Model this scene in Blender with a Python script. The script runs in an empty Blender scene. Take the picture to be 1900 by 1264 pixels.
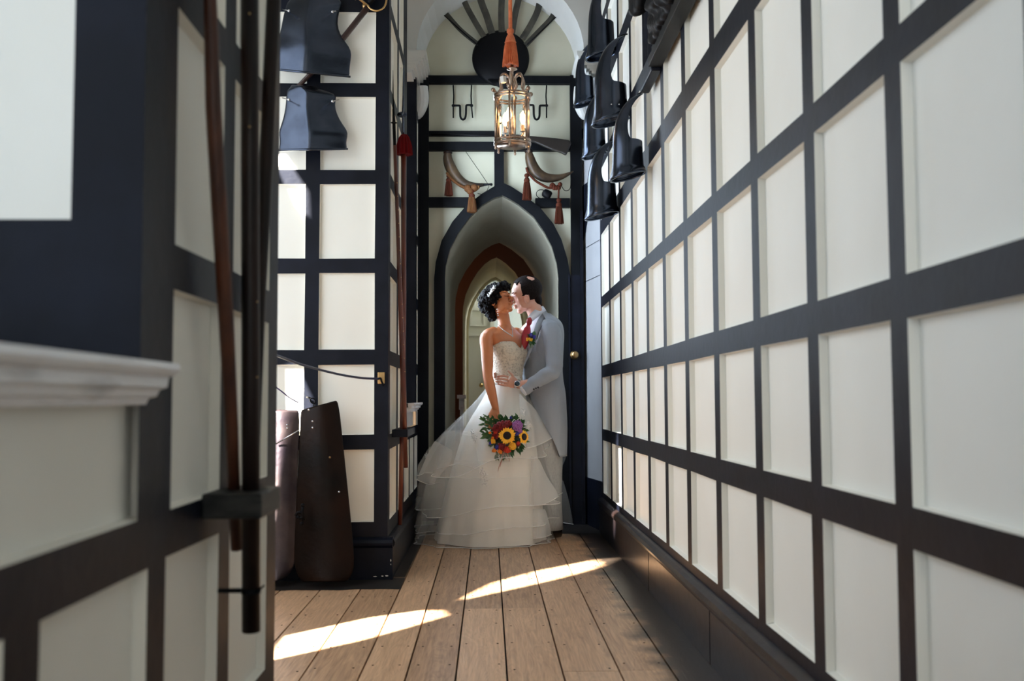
import bpy, bmesh, math, random
from mathutils import Vector, Matrix, noise
from mathutils.bvhtree import BVHTree
random.seed(7)
PI = math.pi
scn = bpy.context.scene
COL = scn.collection
V = Vector

# ------------------------------------------------------------------ camera
F = 1850.0
CAM = V((0, 0, 0.95))
R = (Matrix.Rotation(math.radians(-1.347), 3, 'Z') @ Matrix.Rotation(PI/2 + math.atan(110.5/F), 3, 'X')
     @ Matrix.Rotation(-0.004, 3, 'Z'))
cd = bpy.data.cameras.new('camera')
cd.sensor_width = 36.0
cd.lens = F/1900*36.0
cd.clip_start = 0.02
cd.dof.use_dof = True
cd.dof.focus_distance = 6.4
cd.dof.aperture_fstop = 3.5
cam = bpy.data.objects.new('camera', cd)
cam.matrix_world = Matrix.Translation(CAM) @ R.to_4x4()
COL.objects.link(cam)
scn.camera = cam

def P(px, py, Y=None, X=None, Z=None):
    """point of the place seen at photo pixel (px, py) on a plane of the building"""
    d = R @ V(((px-950)/F, -(py-632)/F, -1))
    if Y is not None: t = Y/d.y
    elif X is not None: t = X/d.x
    else: t = (Z-CAM.z)/d.z
    return CAM + d*t

# ------------------------------------------------------------------ materials
def srgb(r, g, b):
    f = lambda c: (c/255/12.92 if c/255 <= .04045 else ((c/255+.055)/1.055)**2.4)
    return (f(r), f(g), f(b), 1)
MATS = {}
def mat(name, col, rough=.5, metal=0, col2=None, nscale=8, stretch=(1, 1, 1), bump=0, bscale=40, coat=0,
        emit=None, estr=0, spec=.5, sheen=0, alpha=None, sss=0, detail=4, lo=.35, hi=.65):
    m = bpy.data.materials.new(name); m.use_nodes = True
    nt = m.node_tree; N = nt.nodes; L = nt.links
    b = N['Principled BSDF']
    b.inputs['Base Color'].default_value = col if len(col) == 4 else (*col, 1)
    b.inputs['Roughness'].default_value = rough
    b.inputs['Metallic'].default_value = metal
    b.inputs['Specular IOR Level'].default_value = spec
    b.inputs['Coat Weight'].default_value = coat
    b.inputs['Sheen Weight'].default_value = sheen
    if sss:
        b.inputs['Subsurface Weight'].default_value = sss
        b.inputs['Subsurface Radius'].default_value = (.02, .008, .004)
        b.inputs['Subsurface Scale'].default_value = .5
    if emit:
        b.inputs['Emission Color'].default_value = emit if len(emit) == 4 else (*emit, 1)
        b.inputs['Emission Strength'].default_value = estr
    tc = N.new('ShaderNodeTexCoord'); mp = N.new('ShaderNodeMapping')
    mp.inputs['Scale'].default_value = stretch
    L.new(tc.outputs['Object'], mp.inputs['Vector'])
    if col2:
        n = N.new('ShaderNodeTexNoise'); n.inputs['Scale'].default_value = nscale; n.inputs['Detail'].default_value = detail
        r = N.new('ShaderNodeValToRGB')
        r.color_ramp.elements[0].position = lo; r.color_ramp.elements[1].position = hi
        r.color_ramp.elements[0].color = col if len(col) == 4 else (*col, 1)
        r.color_ramp.elements[1].color = col2 if len(col2) == 4 else (*col2, 1)
        L.new(mp.outputs[0], n.inputs['Vector']); L.new(n.outputs['Fac'], r.inputs[0]); L.new(r.outputs[0], b.inputs['Base Color'])
    if bump:
        n2 = N.new('ShaderNodeTexNoise'); n2.inputs['Scale'].default_value = bscale; n2.inputs['Detail'].default_value = 5
        bp = N.new('ShaderNodeBump'); bp.inputs['Strength'].default_value = bump; bp.inputs['Distance'].default_value = .01
        L.new(mp.outputs[0], n2.inputs['Vector']); L.new(n2.outputs['Fac'], bp.inputs['Height']); L.new(bp.outputs[0], b.inputs['Normal'])
    if alpha is not None:
        t = N.new('ShaderNodeBsdfTransparent'); mx = N.new('ShaderNodeMixShader'); mx.inputs[0].default_value = alpha
        L.new(t.outputs[0], mx.inputs[1]); L.new(b.outputs[0], mx.inputs[2])
        L.new(mx.outputs[0], N['Material Output'].inputs['Surface'])
    MATS[name] = m
    return m

black = mat('black_paint', (.0028, .0038, .008), .45, col2=(.006, .0078, .0155), nscale=6, bump=.12, bscale=25, spec=.14)
plaster = mat('cream_plaster', (.80, .785, .715), .6, col2=(.775, .755, .68), nscale=3, bump=.08, bscale=12)
dimblack = mat('matt_black_paint', (.003, .0035, .005), .6, col2=(.005, .006, .008), nscale=6, spec=.1)
whitewash = mat('white_plaster', (.60, .60, .58), .75, col2=(.54, .54, .51), nscale=2, bump=.1, bscale=8)
tymp = mat('cream_lime_plaster', (.50, .49, .385), .75, col2=(.43, .42, .32), nscale=2.5, bump=.15, bscale=10)
worn = mat('worn_white_paint', (.85, .86, .88), .5, col2=(.40, .41, .42), nscale=14, stretch=(1, .4, 2), bump=.4, bscale=30, lo=.55, hi=.85)
basebd = mat('dark_skirting_wood', (.006, .007, .012), .3, spec=.3, col2=(.018, .009, .006), nscale=2.2, bump=.15, bscale=20, stretch=(1, .5, 1))
steel = mat('blackened_steel', (.045, .055, .078), .25, .95, col2=(.065, .078, .108), nscale=7, bump=.12, bscale=14)
iron = mat('black_iron', (.004, .004, .005), .5, .2, spec=.12)
leather = mat('dark_plate', (.0035, .0025, .002), .38, .05, spec=.12, col2=(.013, .005, .0025), nscale=4, bump=.2, bscale=30)
rust = mat('worn_steel_plate', (.10, .075, .075), .35, .5, col2=(.03, .022, .03), nscale=6, bump=.25, bscale=24)
brass = mat('antique_brass', (.62, .40, .17), .28, 1, col2=(.35, .22, .10), nscale=12)
bronze = mat('pale_brass', (.62, .48, .38), .28, 1, col2=(.22, .15, .11), nscale=20)
wood_pole = mat('polished_brown_wood', (.085, .027, .012), .38, spec=.3, col2=(.03, .010, .006), nscale=5, stretch=(6, 6, .6), bump=.1)
wood_dark = mat('dark_stained_pole', (.004, .003, .003), .4, spec=.2, col2=(.016, .007, .0045), nscale=5, stretch=(6, 6, .5))
wood_red = mat('red_brown_wood', (.13, .028, .014), .35, col2=(.06, .014, .008), nscale=5, stretch=(6, 6, .6))
carved = mat('carved_black_wood', (.003, .003, .0035), .5, col2=(.007, .007, .008), nscale=9, bump=.5, bscale=18, spec=.2)
rope_or = mat('orange_silk_cord', (.62, .17, .06), .6, col2=(.50, .11, .035), nscale=30, bump=.4, bscale=120)
tassel_m = mat('russet_silk_tassel', (.075, .016, .008), .7, spec=.1, col2=(.045, .014, .007), nscale=50, stretch=(6, 6, .4))
tassel_y = mat('faded_gold_tassel', (.10, .05, .018), .7, spec=.1, col2=(.08, .025, .010), nscale=40, stretch=(6, 6, .4))
red_cloth = mat('deep_red_fringe', (.14, .004, .006), .7, spec=.1, col2=(.09, .003, .004), nscale=30, stretch=(5, 5, .3))
hornm = mat('mottled_horn', (.075, .045, .022), .38, spec=.3, col2=(.012, .008, .006), nscale=9, bump=.2)
bladem = mat('dull_sword_steel', (.085, .08, .065), .5, .6, col2=(.05, .048, .042), nscale=14)
bulbm = mat('lit_bulb', (1, .8, .5), .3, emit=(1, .62, .28), estr=11)
whitep = mat('white_panel_paint', (.60, .62, .60), .5)
orangew = mat('warm_ochre_wall', (.12, .045, .02), .7)
creamarch = mat('cream_arch_plaster', (.60, .55, .38), .7, col2=(.52, .47, .33), nscale=2)
tunnelm = mat('tunnel_plaster', (.33, .32, .26), .6, col2=(.28, .26, .20), nscale=2)
skin_b = mat('warm_brown_skin', (.54, .19, .075), .42, sss=.08, col2=(.48, .16, .06), nscale=6)
skin_g = mat('fair_skin', (.60, .34, .26), .45, sss=.1, col2=(.56, .28, .20), nscale=6)
hairm = mat('black_curly_hair', (.003, .0025, .003), .45, col2=(.007, .005, .005), nscale=60, bump=.6, bscale=90, spec=.06)
hair_g = mat('dark_brown_hair', (.006, .004, .004), .55, col2=(.013, .008, .007), nscale=90, bump=.6, bscale=140, spec=.06)
satin = mat('ivory_satin', (.90, .86, .79), .45, sheen=.2, col2=(.87, .83, .75), nscale=3, bump=.5, bscale=5, stretch=(2, 2, .35))
lace = mat('beaded_lace', (.74, .66, .54), .5, col2=(.42, .36, .28), nscale=70, bump=1.0, bscale=110, lo=.5, hi=.72)
bead = mat('silver_bead', (.85, .85, .85), .15, .6)
suit = mat('grey_suit_wool', (.25, .275, .32), .75, sheen=.15, col2=(.25, .27, .31), nscale=120, stretch=(1, 1, .6), bump=.6, bscale=11)
trous = mat('pale_grey_wool', (.34, .34, .34), .8, col2=(.29, .29, .29), nscale=140, stretch=(1, 1, .35), bump=.6, bscale=9)
shirt = mat('white_cotton', (.78, .80, .88), .7)
tiem = mat('crimson_silk', (.42, .012, .030), .4, sheen=.1, col2=(.30, .008, .018), nscale=20)
shoem = mat('black_shoe_leather', (.008, .007, .007), .2)
trimm = mat('dark_piping', (.02, .02, .03), .6)
leafm = mat('green_leaf', (.020, .085, .028), .45, col2=(.05, .14, .04), nscale=25)
stemm = mat('green_stem', (.10, .16, .06), .5)
sunp = mat('sunflower_petal', (.98, .46, .015), .5, col2=(1, .58, .03), nscale=40)
sunc = mat('sunflower_centre', (.014, .006, .006), .8, bump=1, bscale=200)
yel = mat('yellow_bloom', (.85, .42, .02), .6, bump=.8, bscale=150)
orf = mat('orange_bloom', (.80, .20, .01), .6, bump=.8, bscale=150)
redf = mat('deep_red_bloom', (.26, .004, .010), .6, col2=(.13, .002, .005), nscale=60, bump=1, bscale=160)
scarf = mat('scarlet_bloom', (.55, .03, .008), .6, bump=.8, bscale=120)
purf = mat('purple_bloom', (.28, .07, .33), .6, col2=(.42, .18, .45), nscale=150, bump=1, bscale=200)
bluef = mat('blue_bloom', (.03, .03, .30), .6, bump=.8, bscale=150)
whtf = mat('white_filler_bloom', (.7, .7, .66), .6)
strawf = mat('pink_straw', (.35, .16, .12), .7)
tulle = mat('ivory_tulle', (.88, .87, .84), .6, alpha=.20)
tulle2 = mat('folded_tulle', (.90, .89, .87), .6, alpha=.36)
hemm = mat('horsehair_hem', (.88, .87, .85), .4, alpha=.8)
glassd = mat('watch_face', (.02, .05, .08), .1)
silver = mat('brushed_silver', (.6, .6, .62), .25, 1)
paper = mat('white_card_tag', (.75, .74, .70), .6)

def glass_mat():
    m = bpy.data.materials.new('lantern_glass'); m.use_nodes = True
    nt = m.node_tree; N = nt.nodes; L = nt.links
    N.remove(N['Principled BSDF'])
    t = N.new('ShaderNodeBsdfTransparent'); t.inputs[0].default_value = (.93, .95, .95, 1)
    g = N.new('ShaderNodeBsdfGlossy'); g.inputs['Roughness'].default_value = .03
    fr = N.new('ShaderNodeFresnel'); fr.inputs[0].default_value = 1.5
    mx = N.new('ShaderNodeMixShader'); L.new(fr.outputs[0], mx.inputs[0])
    L.new(t.outputs[0], mx.inputs[1]); L.new(g.outputs[0], mx.inputs[2]); L.new(mx.outputs[0], N['Material Output'].inputs['Surface'])
    return m
glass = glass_mat()

def floor_mat():
    m = bpy.data.materials.new('oak_floorboards'); m.use_nodes = True
    nt = m.node_tree; N = nt.nodes; L = nt.links; b = N['Principled BSDF']
    at = N.new('ShaderNodeAttribute'); at.attribute_name = 'plank'
    tc = N.new('ShaderNodeTexCoord'); mp = N.new('ShaderNodeMapping'); mp.inputs['Scale'].default_value = (9, .9, 9)
    add = N.new('ShaderNodeVectorMath'); add.operation = 'ADD'
    comb = N.new('ShaderNodeCombineXYZ'); mul = N.new('ShaderNodeMath'); mul.operation = 'MULTIPLY'; mul.inputs[1].default_value = 37
    L.new(at.outputs['Fac'], mul.inputs[0]); L.new(mul.outputs[0], comb.inputs[1]); L.new(mul.outputs[0], comb.inputs[2])
    L.new(tc.outputs['Object'], add.inputs[0]); L.new(comb.outputs[0], add.inputs[1]); L.new(add.outputs[0], mp.inputs[0])
    n1 = N.new('ShaderNodeTexNoise'); n1.inputs['Scale'].default_value = 1.6; n1.inputs['Detail'].default_value = 3; n1.inputs['Distortion'].default_value = 1.2
    L.new(mp.outputs[0], n1.inputs['Vector'])
    wv = N.new('ShaderNodeMath'); wv.operation = 'MULTIPLY'; wv.inputs[1].default_value = 60
    sn = N.new('ShaderNodeMath'); sn.operation = 'SINE'
    L.new(n1.outputs['Fac'], wv.inputs[0]); L.new(wv.outputs[0], sn.inputs[0])
    n2 = N.new('ShaderNodeTexNoise'); n2.inputs['Scale'].default_value = 3; n2.inputs['Detail'].default_value = 6
    mp2 = N.new('ShaderNodeMapping'); mp2.inputs['Scale'].default_value = (30, 1.5, 5); L.new(add.outputs[0], mp2.inputs[0]); L.new(mp2.outputs[0], n2.inputs['Vector'])
    mr = N.new('ShaderNodeMapRange'); mr.inputs[1].default_value = -1; mr.inputs[2].default_value = 1; mr.inputs[3].default_value = 0; mr.inputs[4].default_value = .16
    L.new(sn.outputs[0], mr.inputs[0])
    s = N.new('ShaderNodeMath'); s.operation = 'ADD'; L.new(mr.outputs[0], s.inputs[0]); L.new(n2.outputs['Fac'], s.inputs[1])
    s2 = N.new('ShaderNodeMath'); s2.operation = 'MULTIPLY_ADD'; s2.inputs[1].default_value = .42; L.new(at.outputs['Fac'], s2.inputs[0])
    sub = N.new('ShaderNodeMath'); sub.operation = 'SUBTRACT'; sub.inputs[1].default_value = .2; L.new(s.outputs[0], sub.inputs[0]); L.new(sub.outputs[0], s2.inputs[2])
    r = N.new('ShaderNodeValToRGB'); e = r.color_ramp.elements
    e[0].position = .15; e[0].color = (.66, .42, .25, 1); e[1].position = .95; e[1].color = (.25, .14, .075, 1)
    L.new(s2.outputs[0], r.inputs[0])
    # dark varnished margins along both walls (stain follows the boards) with a rough edge
    sx = N.new('ShaderNodeSeparateXYZ'); L.new(tc.outputs['Object'], sx.inputs[0])
    n3 = N.new('ShaderNodeTexNoise'); n3.inputs['Scale'].default_value = 5; n3.inputs['Detail'].default_value = 6; L.new(tc.outputs['Object'], n3.inputs['Vector'])
    w = N.new('ShaderNodeMath'); w.operation = 'MULTIPLY_ADD'; w.inputs[1].default_value = .34; L.new(n3.outputs['Fac'], w.inputs[0]); L.new(sx.outputs['X'], w.inputs[2])
    mr2 = N.new('ShaderNodeMapRange'); mr2.inputs[1].default_value = .74; mr2.inputs[2].default_value = .84; L.new(w.outputs[0], mr2.inputs[0])
    at2 = N.new('ShaderNodeAttribute'); at2.attribute_name = 'stain'
    mx0 = N.new('ShaderNodeMath'); mx0.operation = 'MAXIMUM'; L.new(mr2.outputs[0], mx0.inputs[0]); L.new(at2.outputs['Fac'], mx0.inputs[1])
    mm = N.new('ShaderNodeMath'); mm.operation = 'MULTIPLY'; mm.inputs[1].default_value = .95; L.new(mx0.outputs[0], mm.inputs[0])
    mix = N.new('ShaderNodeMixRGB'); L.new(mm.outputs[0], mix.inputs[0]); L.new(r.outputs[0], mix.inputs[1]); mix.inputs[2].default_value = (.010, .009, .008, 1)
    L.new(mix.outputs[0], b.inputs['Base Color'])
    b.inputs['Roughness'].default_value = .36
    bp = N.new('ShaderNodeBump'); bp.inputs['Strength'].default_value = .25; bp.inputs['Distance'].default_value = .004
    L.new(s.outputs[0], bp.inputs['Height']); L.new(bp.outputs[0], b.inputs['Normal'])
    return m
floorm = floor_mat()

# ------------------------------------------------------------------ mesh helpers
def obj(name, bm, m, parent=None, smooth=False):
    me = bpy.data.meshes.new(name)
    bmesh.ops.recalc_face_normals(bm, faces=bm.faces)
    bm.to_mesh(me); bm.free()
    for k in (m if isinstance(m, (list, tuple)) else [m]): me.materials.append(k)
    o = bpy.data.objects.new(name, me); COL.objects.link(o)
    if smooth:
        for p in me.polygons: p.use_smooth = True
    if parent: adopt(o, parent)
    return o
def adopt(o, parent):
    o.parent = parent
    o.matrix_parent_inverse = Matrix.Translation(-parent.location)
def thing(name, label, cat, loc=(0, 0, 0), group=None):
    o = bpy.data.objects.new(name, None); COL.objects.link(o); o.location = loc
    o.empty_display_size = .05
    return tag(o, label, cat, group)
def tag(o, label, cat, group=None):
    o['label'] = label; o['category'] = cat
    if group: o['group'] = group
    return o
def struct(name, bm, m, parent=None, smooth=False):
    o = obj(name, bm, m, parent, smooth)
    if not parent: o['kind'] = 'structure'
    return o
def quad(bm, a, b, c, d, mi=0):
    f = bm.faces.new([bm.verts.new(p) for p in (a, b, c, d)]); f.material_index = mi
    return f
def box(bm, x0, x1, y0, y1, z0, z1, mi=0):
    vs = [bm.verts.new((x, y, z)) for z in (z0, z1) for x, y in ((x0, y0), (x1, y0), (x1, y1), (x0, y1))]
    for ids in ((0, 3, 2, 1), (4, 5, 6, 7), (0, 1, 5, 4), (1, 2, 6, 5), (2, 3, 7, 6), (3, 0, 4, 7)):
        f = bm.faces.new([vs[i] for i in ids]); f.material_index = mi
def prism(bm, poly, y0, y1, mi=0):
    """poly: list of (x,z) extruded along Y"""
    a = [bm.verts.new((x, y0, z)) for x, z in poly]; b = [bm.verts.new((x, y1, z)) for x, z in poly]
    n = len(poly)
    for f in (bm.faces.new(a), bm.faces.new(b[::-1])): f.material_index = mi
    for i in range(n):
        f = bm.faces.new((a[i], a[(i+1) % n], b[(i+1) % n], b[i])); f.material_index = mi
def frame_of(t):
    t = t.normalized(); up = V((0, 0, 1)) if abs(t.z) < .9 else V((1, 0, 0))
    a = t.cross(up).normalized(); return a, t.cross(a).normalized()
def catmull(pts, n=6):
    out = []
    P_ = [pts[0]] + list(pts) + [pts[-1]]
    for i in range(1, len(P_)-2):
        for k in range(n):
            t = k/n; a, b, c, d = P_[i-1], P_[i], P_[i+1], P_[i+2]
            out.append(.5*((2*b)+(c-a)*t+(2*a-5*b+4*c-d)*t*t+(3*b-a-3*c+d)*t**3))
    out.append(pts[-1]); return out
def tube(bm, pts, rad, seg=10, mi=0, smooth_n=0, cap=True, sx=1, sy=1):
    pts = [V(p) for p in pts]
    if not isinstance(rad, (list, tuple)): rad = [rad]*len(pts)
    if smooth_n and len(pts) > 2:
        rr = catmull([V((r, 0, 0)) for r in rad], smooth_n); pts = catmull(pts, smooth_n); rad = [max(1e-4, r.x) for r in rr]
    n = len(pts); a = None; rings = []
    for i in range(n):
        t = (pts[min(i+1, n-1)] - pts[max(i-1, 0)])
        if t.length < 1e-9: t = V((0, 0, 1))
        t.normalize()
        if a is None: a, _ = frame_of(t)
        a = (a - t*a.dot(t)).normalized(); b = t.cross(a)
        rings.append([bm.verts.new(pts[i] + rad[i]*(sx*a*math.cos(2*PI*k/seg) + sy*b*math.sin(2*PI*k/seg))) for k in range(seg)])
    for i in range(n-1):
        for k in range(seg):
            f = bm.faces.new((rings[i][k], rings[i][(k+1) % seg], rings[i+1][(k+1) % seg], rings[i+1][k])); f.material_index = mi
    if cap:
        for r in (rings[0][::-1], rings[-1]):
            f = bm.faces.new(r); f.material_index = mi
def loft(bm, rings, mi=0, cap=True, closed=True):
    vs = [[bm.verts.new(p) for p in r] for r in rings]; n = len(rings[0])
    for i in range(len(vs)-1):
        for k in range(n if closed else n-1):
            f = bm.faces.new((vs[i][k], vs[i][(k+1) % n], vs[i+1][(k+1) % n], vs[i+1][k])); f.material_index = mi
    if cap:
        for r in (vs[0][::-1], vs[-1]):
            f = bm.faces.new(r); f.material_index = mi
    return vs
def ell_ring(c, A, B, n=24):
    return [c + A*math.cos(2*PI*k/n) + B*math.sin(2*PI*k/n) for k in range(n)]
def ball(bm, c, r, A=V((1, 0, 0)), B=V((0, 1, 0)), C=V((0, 0, 1)), u=14, v=9, mi=0):
    if not isinstance(r, (tuple, list)): r = (r, r, r)
    M = Matrix((A*r[0], B*r[1], C*r[2])).transposed().to_4x4(); M.translation = V(c)
    res = bmesh.ops.create_uvsphere(bm, u_segments=u, v_segments=v, radius=1, matrix=M)
    if mi:
        for vv in res['verts']:
            for f in vv.link_faces: f.material_index = mi
def lathe(bm, c, prof, seg=24, mi=0, axis=V((0, 0, 1)), cap=True):
    a, b = frame_of(axis); axis = axis.normalized(); c = V(c)
    loft(bm, [ell_ring(c + axis*h, a*r, b*r, seg) for r, h in prof], mi, cap)
def remesh(bm, voxel=.006, it=6, name='tmp'):
    me = bpy.data.meshes.new(name); bmesh.ops.recalc_face_normals(bm, faces=bm.faces); bm.to_mesh(me); bm.free()
    o = bpy.data.objects.new(name, me); COL.objects.link(o)
    m = o.modifiers.new('r', 'REMESH'); m.mode = 'VOXEL'; m.voxel_size = voxel
    s = o.modifiers.new('s', 'SMOOTH'); s.iterations = it; s.factor = .5
    dg = bpy.context.evaluated_depsgraph_get(); ev = o.evaluated_get(dg)
    out = bmesh.new(); out.from_mesh(ev.to_mesh()); ev.to_mesh_clear()
    bpy.data.objects.remove(o); bpy.data.meshes.remove(me)
    return out
def solidify(o, t, off=0):
    m = o.modifiers.new('thickness', 'SOLIDIFY'); m.thickness = t; m.offset = off
def bevel(o, w, s=2):
    m = o.modifiers.new('bevel', 'BEVEL'); m.width = w; m.segments = s; m.limit_method = 'ANGLE'
def subsurf(o, n=1):
    m = o.modifiers.new('sub', 'SUBSURF'); m.levels = n; m.render_levels = n
# ================================================================== THE ROOM
XL, XR, YD = -.543, .82, 7.70      # left wall, right wall, arch wall at the end
def lerp(a, b, t): return a+(b-a)*t

def timber_wall(name, o, U, N, posts, rails, u0, u1, v0, v1, depth=.022, jit=.0022, skip=None, mats=(plaster, black)):
    """plaster panels sunk behind a painted timber grid. posts / rails: intervals of timber."""
    rnd = random.Random(hash(name) % 1000 if False else len(name)*7+int(u1*10))
    us = sorted({u0, u1, *[x for p in posts for x in p if u0 < x < u1]})
    vs = sorted({v0, v1, *[x for p in rails for x in p if v0 < x < v1]})
    pt = {}
    def G(i, j):
        if (i, j) not in pt:
            ju = 0 if i in (0, len(us)-1) else rnd.uniform(-jit, jit)
            jv = 0 if j in (0, len(vs)-1) else rnd.uniform(-jit, jit)
            pt[i, j] = o + U*(us[i]+ju) + V((0, 0, vs[j]+jv))
        return pt[i, j]
    fr, pl = bmesh.new(), bmesh.new()
    inside = lambda x, L: any(a <= x <= b for a, b in L)
    for i in range(len(us)-1):
        for j in range(len(vs)-1):
            cu, cv = (us[i]+us[i+1])/2, (vs[j]+vs[j+1])/2
            if skip and skip(cu, cv): continue
            a, b, c, d = G(i, j), G(i+1, j), G(i+1, j+1), G(i, j+1)
            if inside(cu, posts) or inside(cv, rails):
                quad(fr, a, b, c, d)
            else:
                back = -N*depth; ctr = (a+b+c+d)/4
                q = [p+back for p in (a, b, c, d)]
                e = [p+(ctr-p).normalized()*.004+back for p in (a, b, c, d)]
                quad(pl, *e)
                pp = (a, b, c, d)
                for k in range(4): quad(pl, pp[k], pp[(k+1) % 4], e[(k+1) % 4], e[k])
    bmesh.ops.remove_doubles(fr, verts=fr.verts, dist=1e-5)
    w = struct(name, pl, mats[0])
    f = obj('timber_frame', fr, mats[1], w)
    return w

# ---- floor boards
def build_floor():
    bm = bmesh.new(); lay = bm.verts.layers.float.new('plank'); ls = bm.verts.layers.float.new('stain')
    edges = [-2.55, -2.30, -2.08, -1.86, -1.66, -1.46, -1.25, -1.05, -.85, -.648, -.449, -.288, -.116, .061, .256, .456, .640, .86]
    rnd = random.Random(3)
    joints = {13: [4.63, 1.9], 14: [3.55, 5.3], 15: [3.56, 6.6], 12: [4.62], 11: [2.7], 10: [6.9, 3.2], 9: [3.3, 1.2], 16: [2.4]}
    for i in range(len(edges)-1):
        x0, x1 = edges[i]+.0035, edges[i+1]-.0035
        js = sorted([-2.2, 7.72] + joints.get(i, [rnd.uniform(1, 4)]))
        for a, b in zip(js[:-1], js[1:]):
            val = rnd.random(); st = 0.0
            n0 = len(bm.verts)
            box(bm, x0, x1, a+.0015, b-.0015, -.03, rnd.uniform(-.0015, 0))
            bm.verts.ensure_lookup_table()
            for v in bm.verts[n0:]: v[lay] = val; v[ls] = .0
            if x1 < -.44:      # dark stained strip of floor in front of and beside the left pier
                pass
    # beyond the arch
    for i in range(7):
        n0 = len(bm.verts); box(bm, -1.6+i*.46, -1.6+(i+1)*.46-.005, 7.72, 16.5, -.03, 0); bm.verts.ensure_lookup_table()
        for v in bm.verts[n0:]: v[lay] = rnd.random(); v[ls] = 0
    f = struct('floor', bm, floorm)
    b2 = bmesh.new(); box(b2, -2.6, .9, -2.2, 7.75, -.06, -.026)
    obj('subfloor', b2, dimblack, f)
    # nail heads (pattern of the floor)
    b3 = bmesh.new(); rnd = random.Random(5)
    for i in range(7, 16):
        for y in (3.62, 3.95, 4.28, 4.55, 4.95, 5.35, 5.75, 6.2, 2.9, 2.5):
            y += rnd.uniform(-.04, .04)
            for x in (edges[i]+.03, edges[i+1]-.03):
                if rnd.random() < .8: lathe(b3, (x+rnd.uniform(-.006, .006), y, 0), [(.0048, 0), (.0042, .0008)], 8)
    obj('nail_heads', b3, dimblack, f)
    # dark stained margin boards along the pier and the end wall
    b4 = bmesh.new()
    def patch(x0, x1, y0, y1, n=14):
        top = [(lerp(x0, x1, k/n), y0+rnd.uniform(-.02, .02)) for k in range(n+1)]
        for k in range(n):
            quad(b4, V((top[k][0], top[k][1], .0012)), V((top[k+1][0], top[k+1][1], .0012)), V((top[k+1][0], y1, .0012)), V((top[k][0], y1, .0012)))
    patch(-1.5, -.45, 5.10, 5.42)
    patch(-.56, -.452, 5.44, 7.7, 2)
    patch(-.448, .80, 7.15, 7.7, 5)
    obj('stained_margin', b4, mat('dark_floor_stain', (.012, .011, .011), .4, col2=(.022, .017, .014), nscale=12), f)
build_floor()

# ---- right wall
bevs = []
rposts = [(y, y+.082) for y in [1.927-.532*k for k in range(1, 9)]] + [(y, y+.083) for y in (1.927, 2.455, 2.98, 3.524, 4.056, 4.562, 5.06, 5.587, 6.104, 6.648)] + [(7.17, 7.24)]
rrails = [(.60-.4, .284), (.658, .738), (1.109, 1.195), (1.618, 1.695), (2.145, 2.254), (2.62, 2.70), (3.115, 3.225), (3.62, 3.70)]
timber_wall('wall_right', V((XR, 0, 0)), V((0, 1, 0)), V((-1, 0, 0)), rposts, rrails, -2.2, 7.24, .2, 4.4)
def skirting(name, pts, h=.235, m=basebd, prot=.028, nrm=None):
    """profile extruded along straight run between two xy points; nrm points into the room"""
    bm = bmesh.new(); n = nrm
    prof = [(prot, 0), (prot, h-.055), (prot+.004, h-.050), (prot+.012, h-.040), (prot+.014, h-.028), (prot+.006, h-.012), (prot-.01, h-.004), (.004, h), (-.03, h), (-.03, 0)]
    A, B = V((*pts[0], 0)), V((*pts[1], 0))
    loft(bm, [[A+n*d+V((0, 0, z)) for d, z in prof], [B+n*d+V((0, 0, z)) for d, z in prof]])
    return struct(name, bm, m)
skirting('baseboard_right', ((XR, -2.2), (XR, 7.24)), h=.245, nrm=V((-1, 0, 0)))
b = bmesh.new()
for y in (3.62, 5.0, 2.2): box(b, XR-.0295, XR-.02, y, y+.003, 0, .195)
o = obj('baseboard_joint', b, dimblack, bpy.data.objects['baseboard_right'])

# ---- right splay between the right wall and the end wall
b = bmesh.new()
A, B_ = V((XR, 7.24, 0)), V((.742, 7.72, 0))
U = (B_-A)
def sp(t, z, d=0): return A+U*t+V((-d, -d*.2, z))
prof_z = [.35, 2.2, 2.32, 2.42, 2.50, 2.55, 4.4]
quad(b, sp(0, .02), sp(1, .02), sp(1, 4.4), sp(0, 4.4))
w = struct('wall_splay', b, mat('pale_grey_masonry', (.29, .295, .31), .8, col2=(.26, .265, .28), nscale=3))
b = bmesh.new()
quad(b, sp(-.02, 0, .006), sp(1.02, 0, .006), sp(1.02, .36, .006), sp(-.02, .36, .006))
# black arched head over the strip
top = [(1.02, 2.16), (.86, 2.22), (.72, 2.32), (.55, 2.47), (.42, 2.52), (-.02, 2.52)]
for (t0, z0), (t1, z1) in zip(top[:-1], top[1:]):
    quad(b, sp(t0, z0, .006), sp(t1, z1, .006), sp(t1, 2.62, .006), sp(t0, 2.62, .006))
for z in (1.86, 2.12): quad(b, sp(0, z, .003), sp(1, z, .003), sp(1, z+.004, .003), sp(0, z+.004, .003))
for z in (2.9, 3.35): quad(b, sp(-.02, z, .006), sp(1.02, z+.1, .006), sp(1.02, z+.18, .006), sp(-.02, z+.08, .006))
obj('arched_trim', b, black, w)

# ---- left side
lrails = [(.2, .301), (.687, .766), (1.144, 1.224), (1.640, 1.721), (2.130, 2.209), (2.615, 2.690), (3.09, 3.17), (3.57, 3.65)]
# near left wall: full height pier between the two window recesses
posts_n = [(1.566, 1.728), (2.035, 2.122), (2.471, 2.572)]
timber_wall('wall_left_near', V((XL, 0, 0)), V((0, 1, 0)), V((1, 0, 0)),
            posts_n, lrails, 1.566, 2.572, .766, 4.4)
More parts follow.
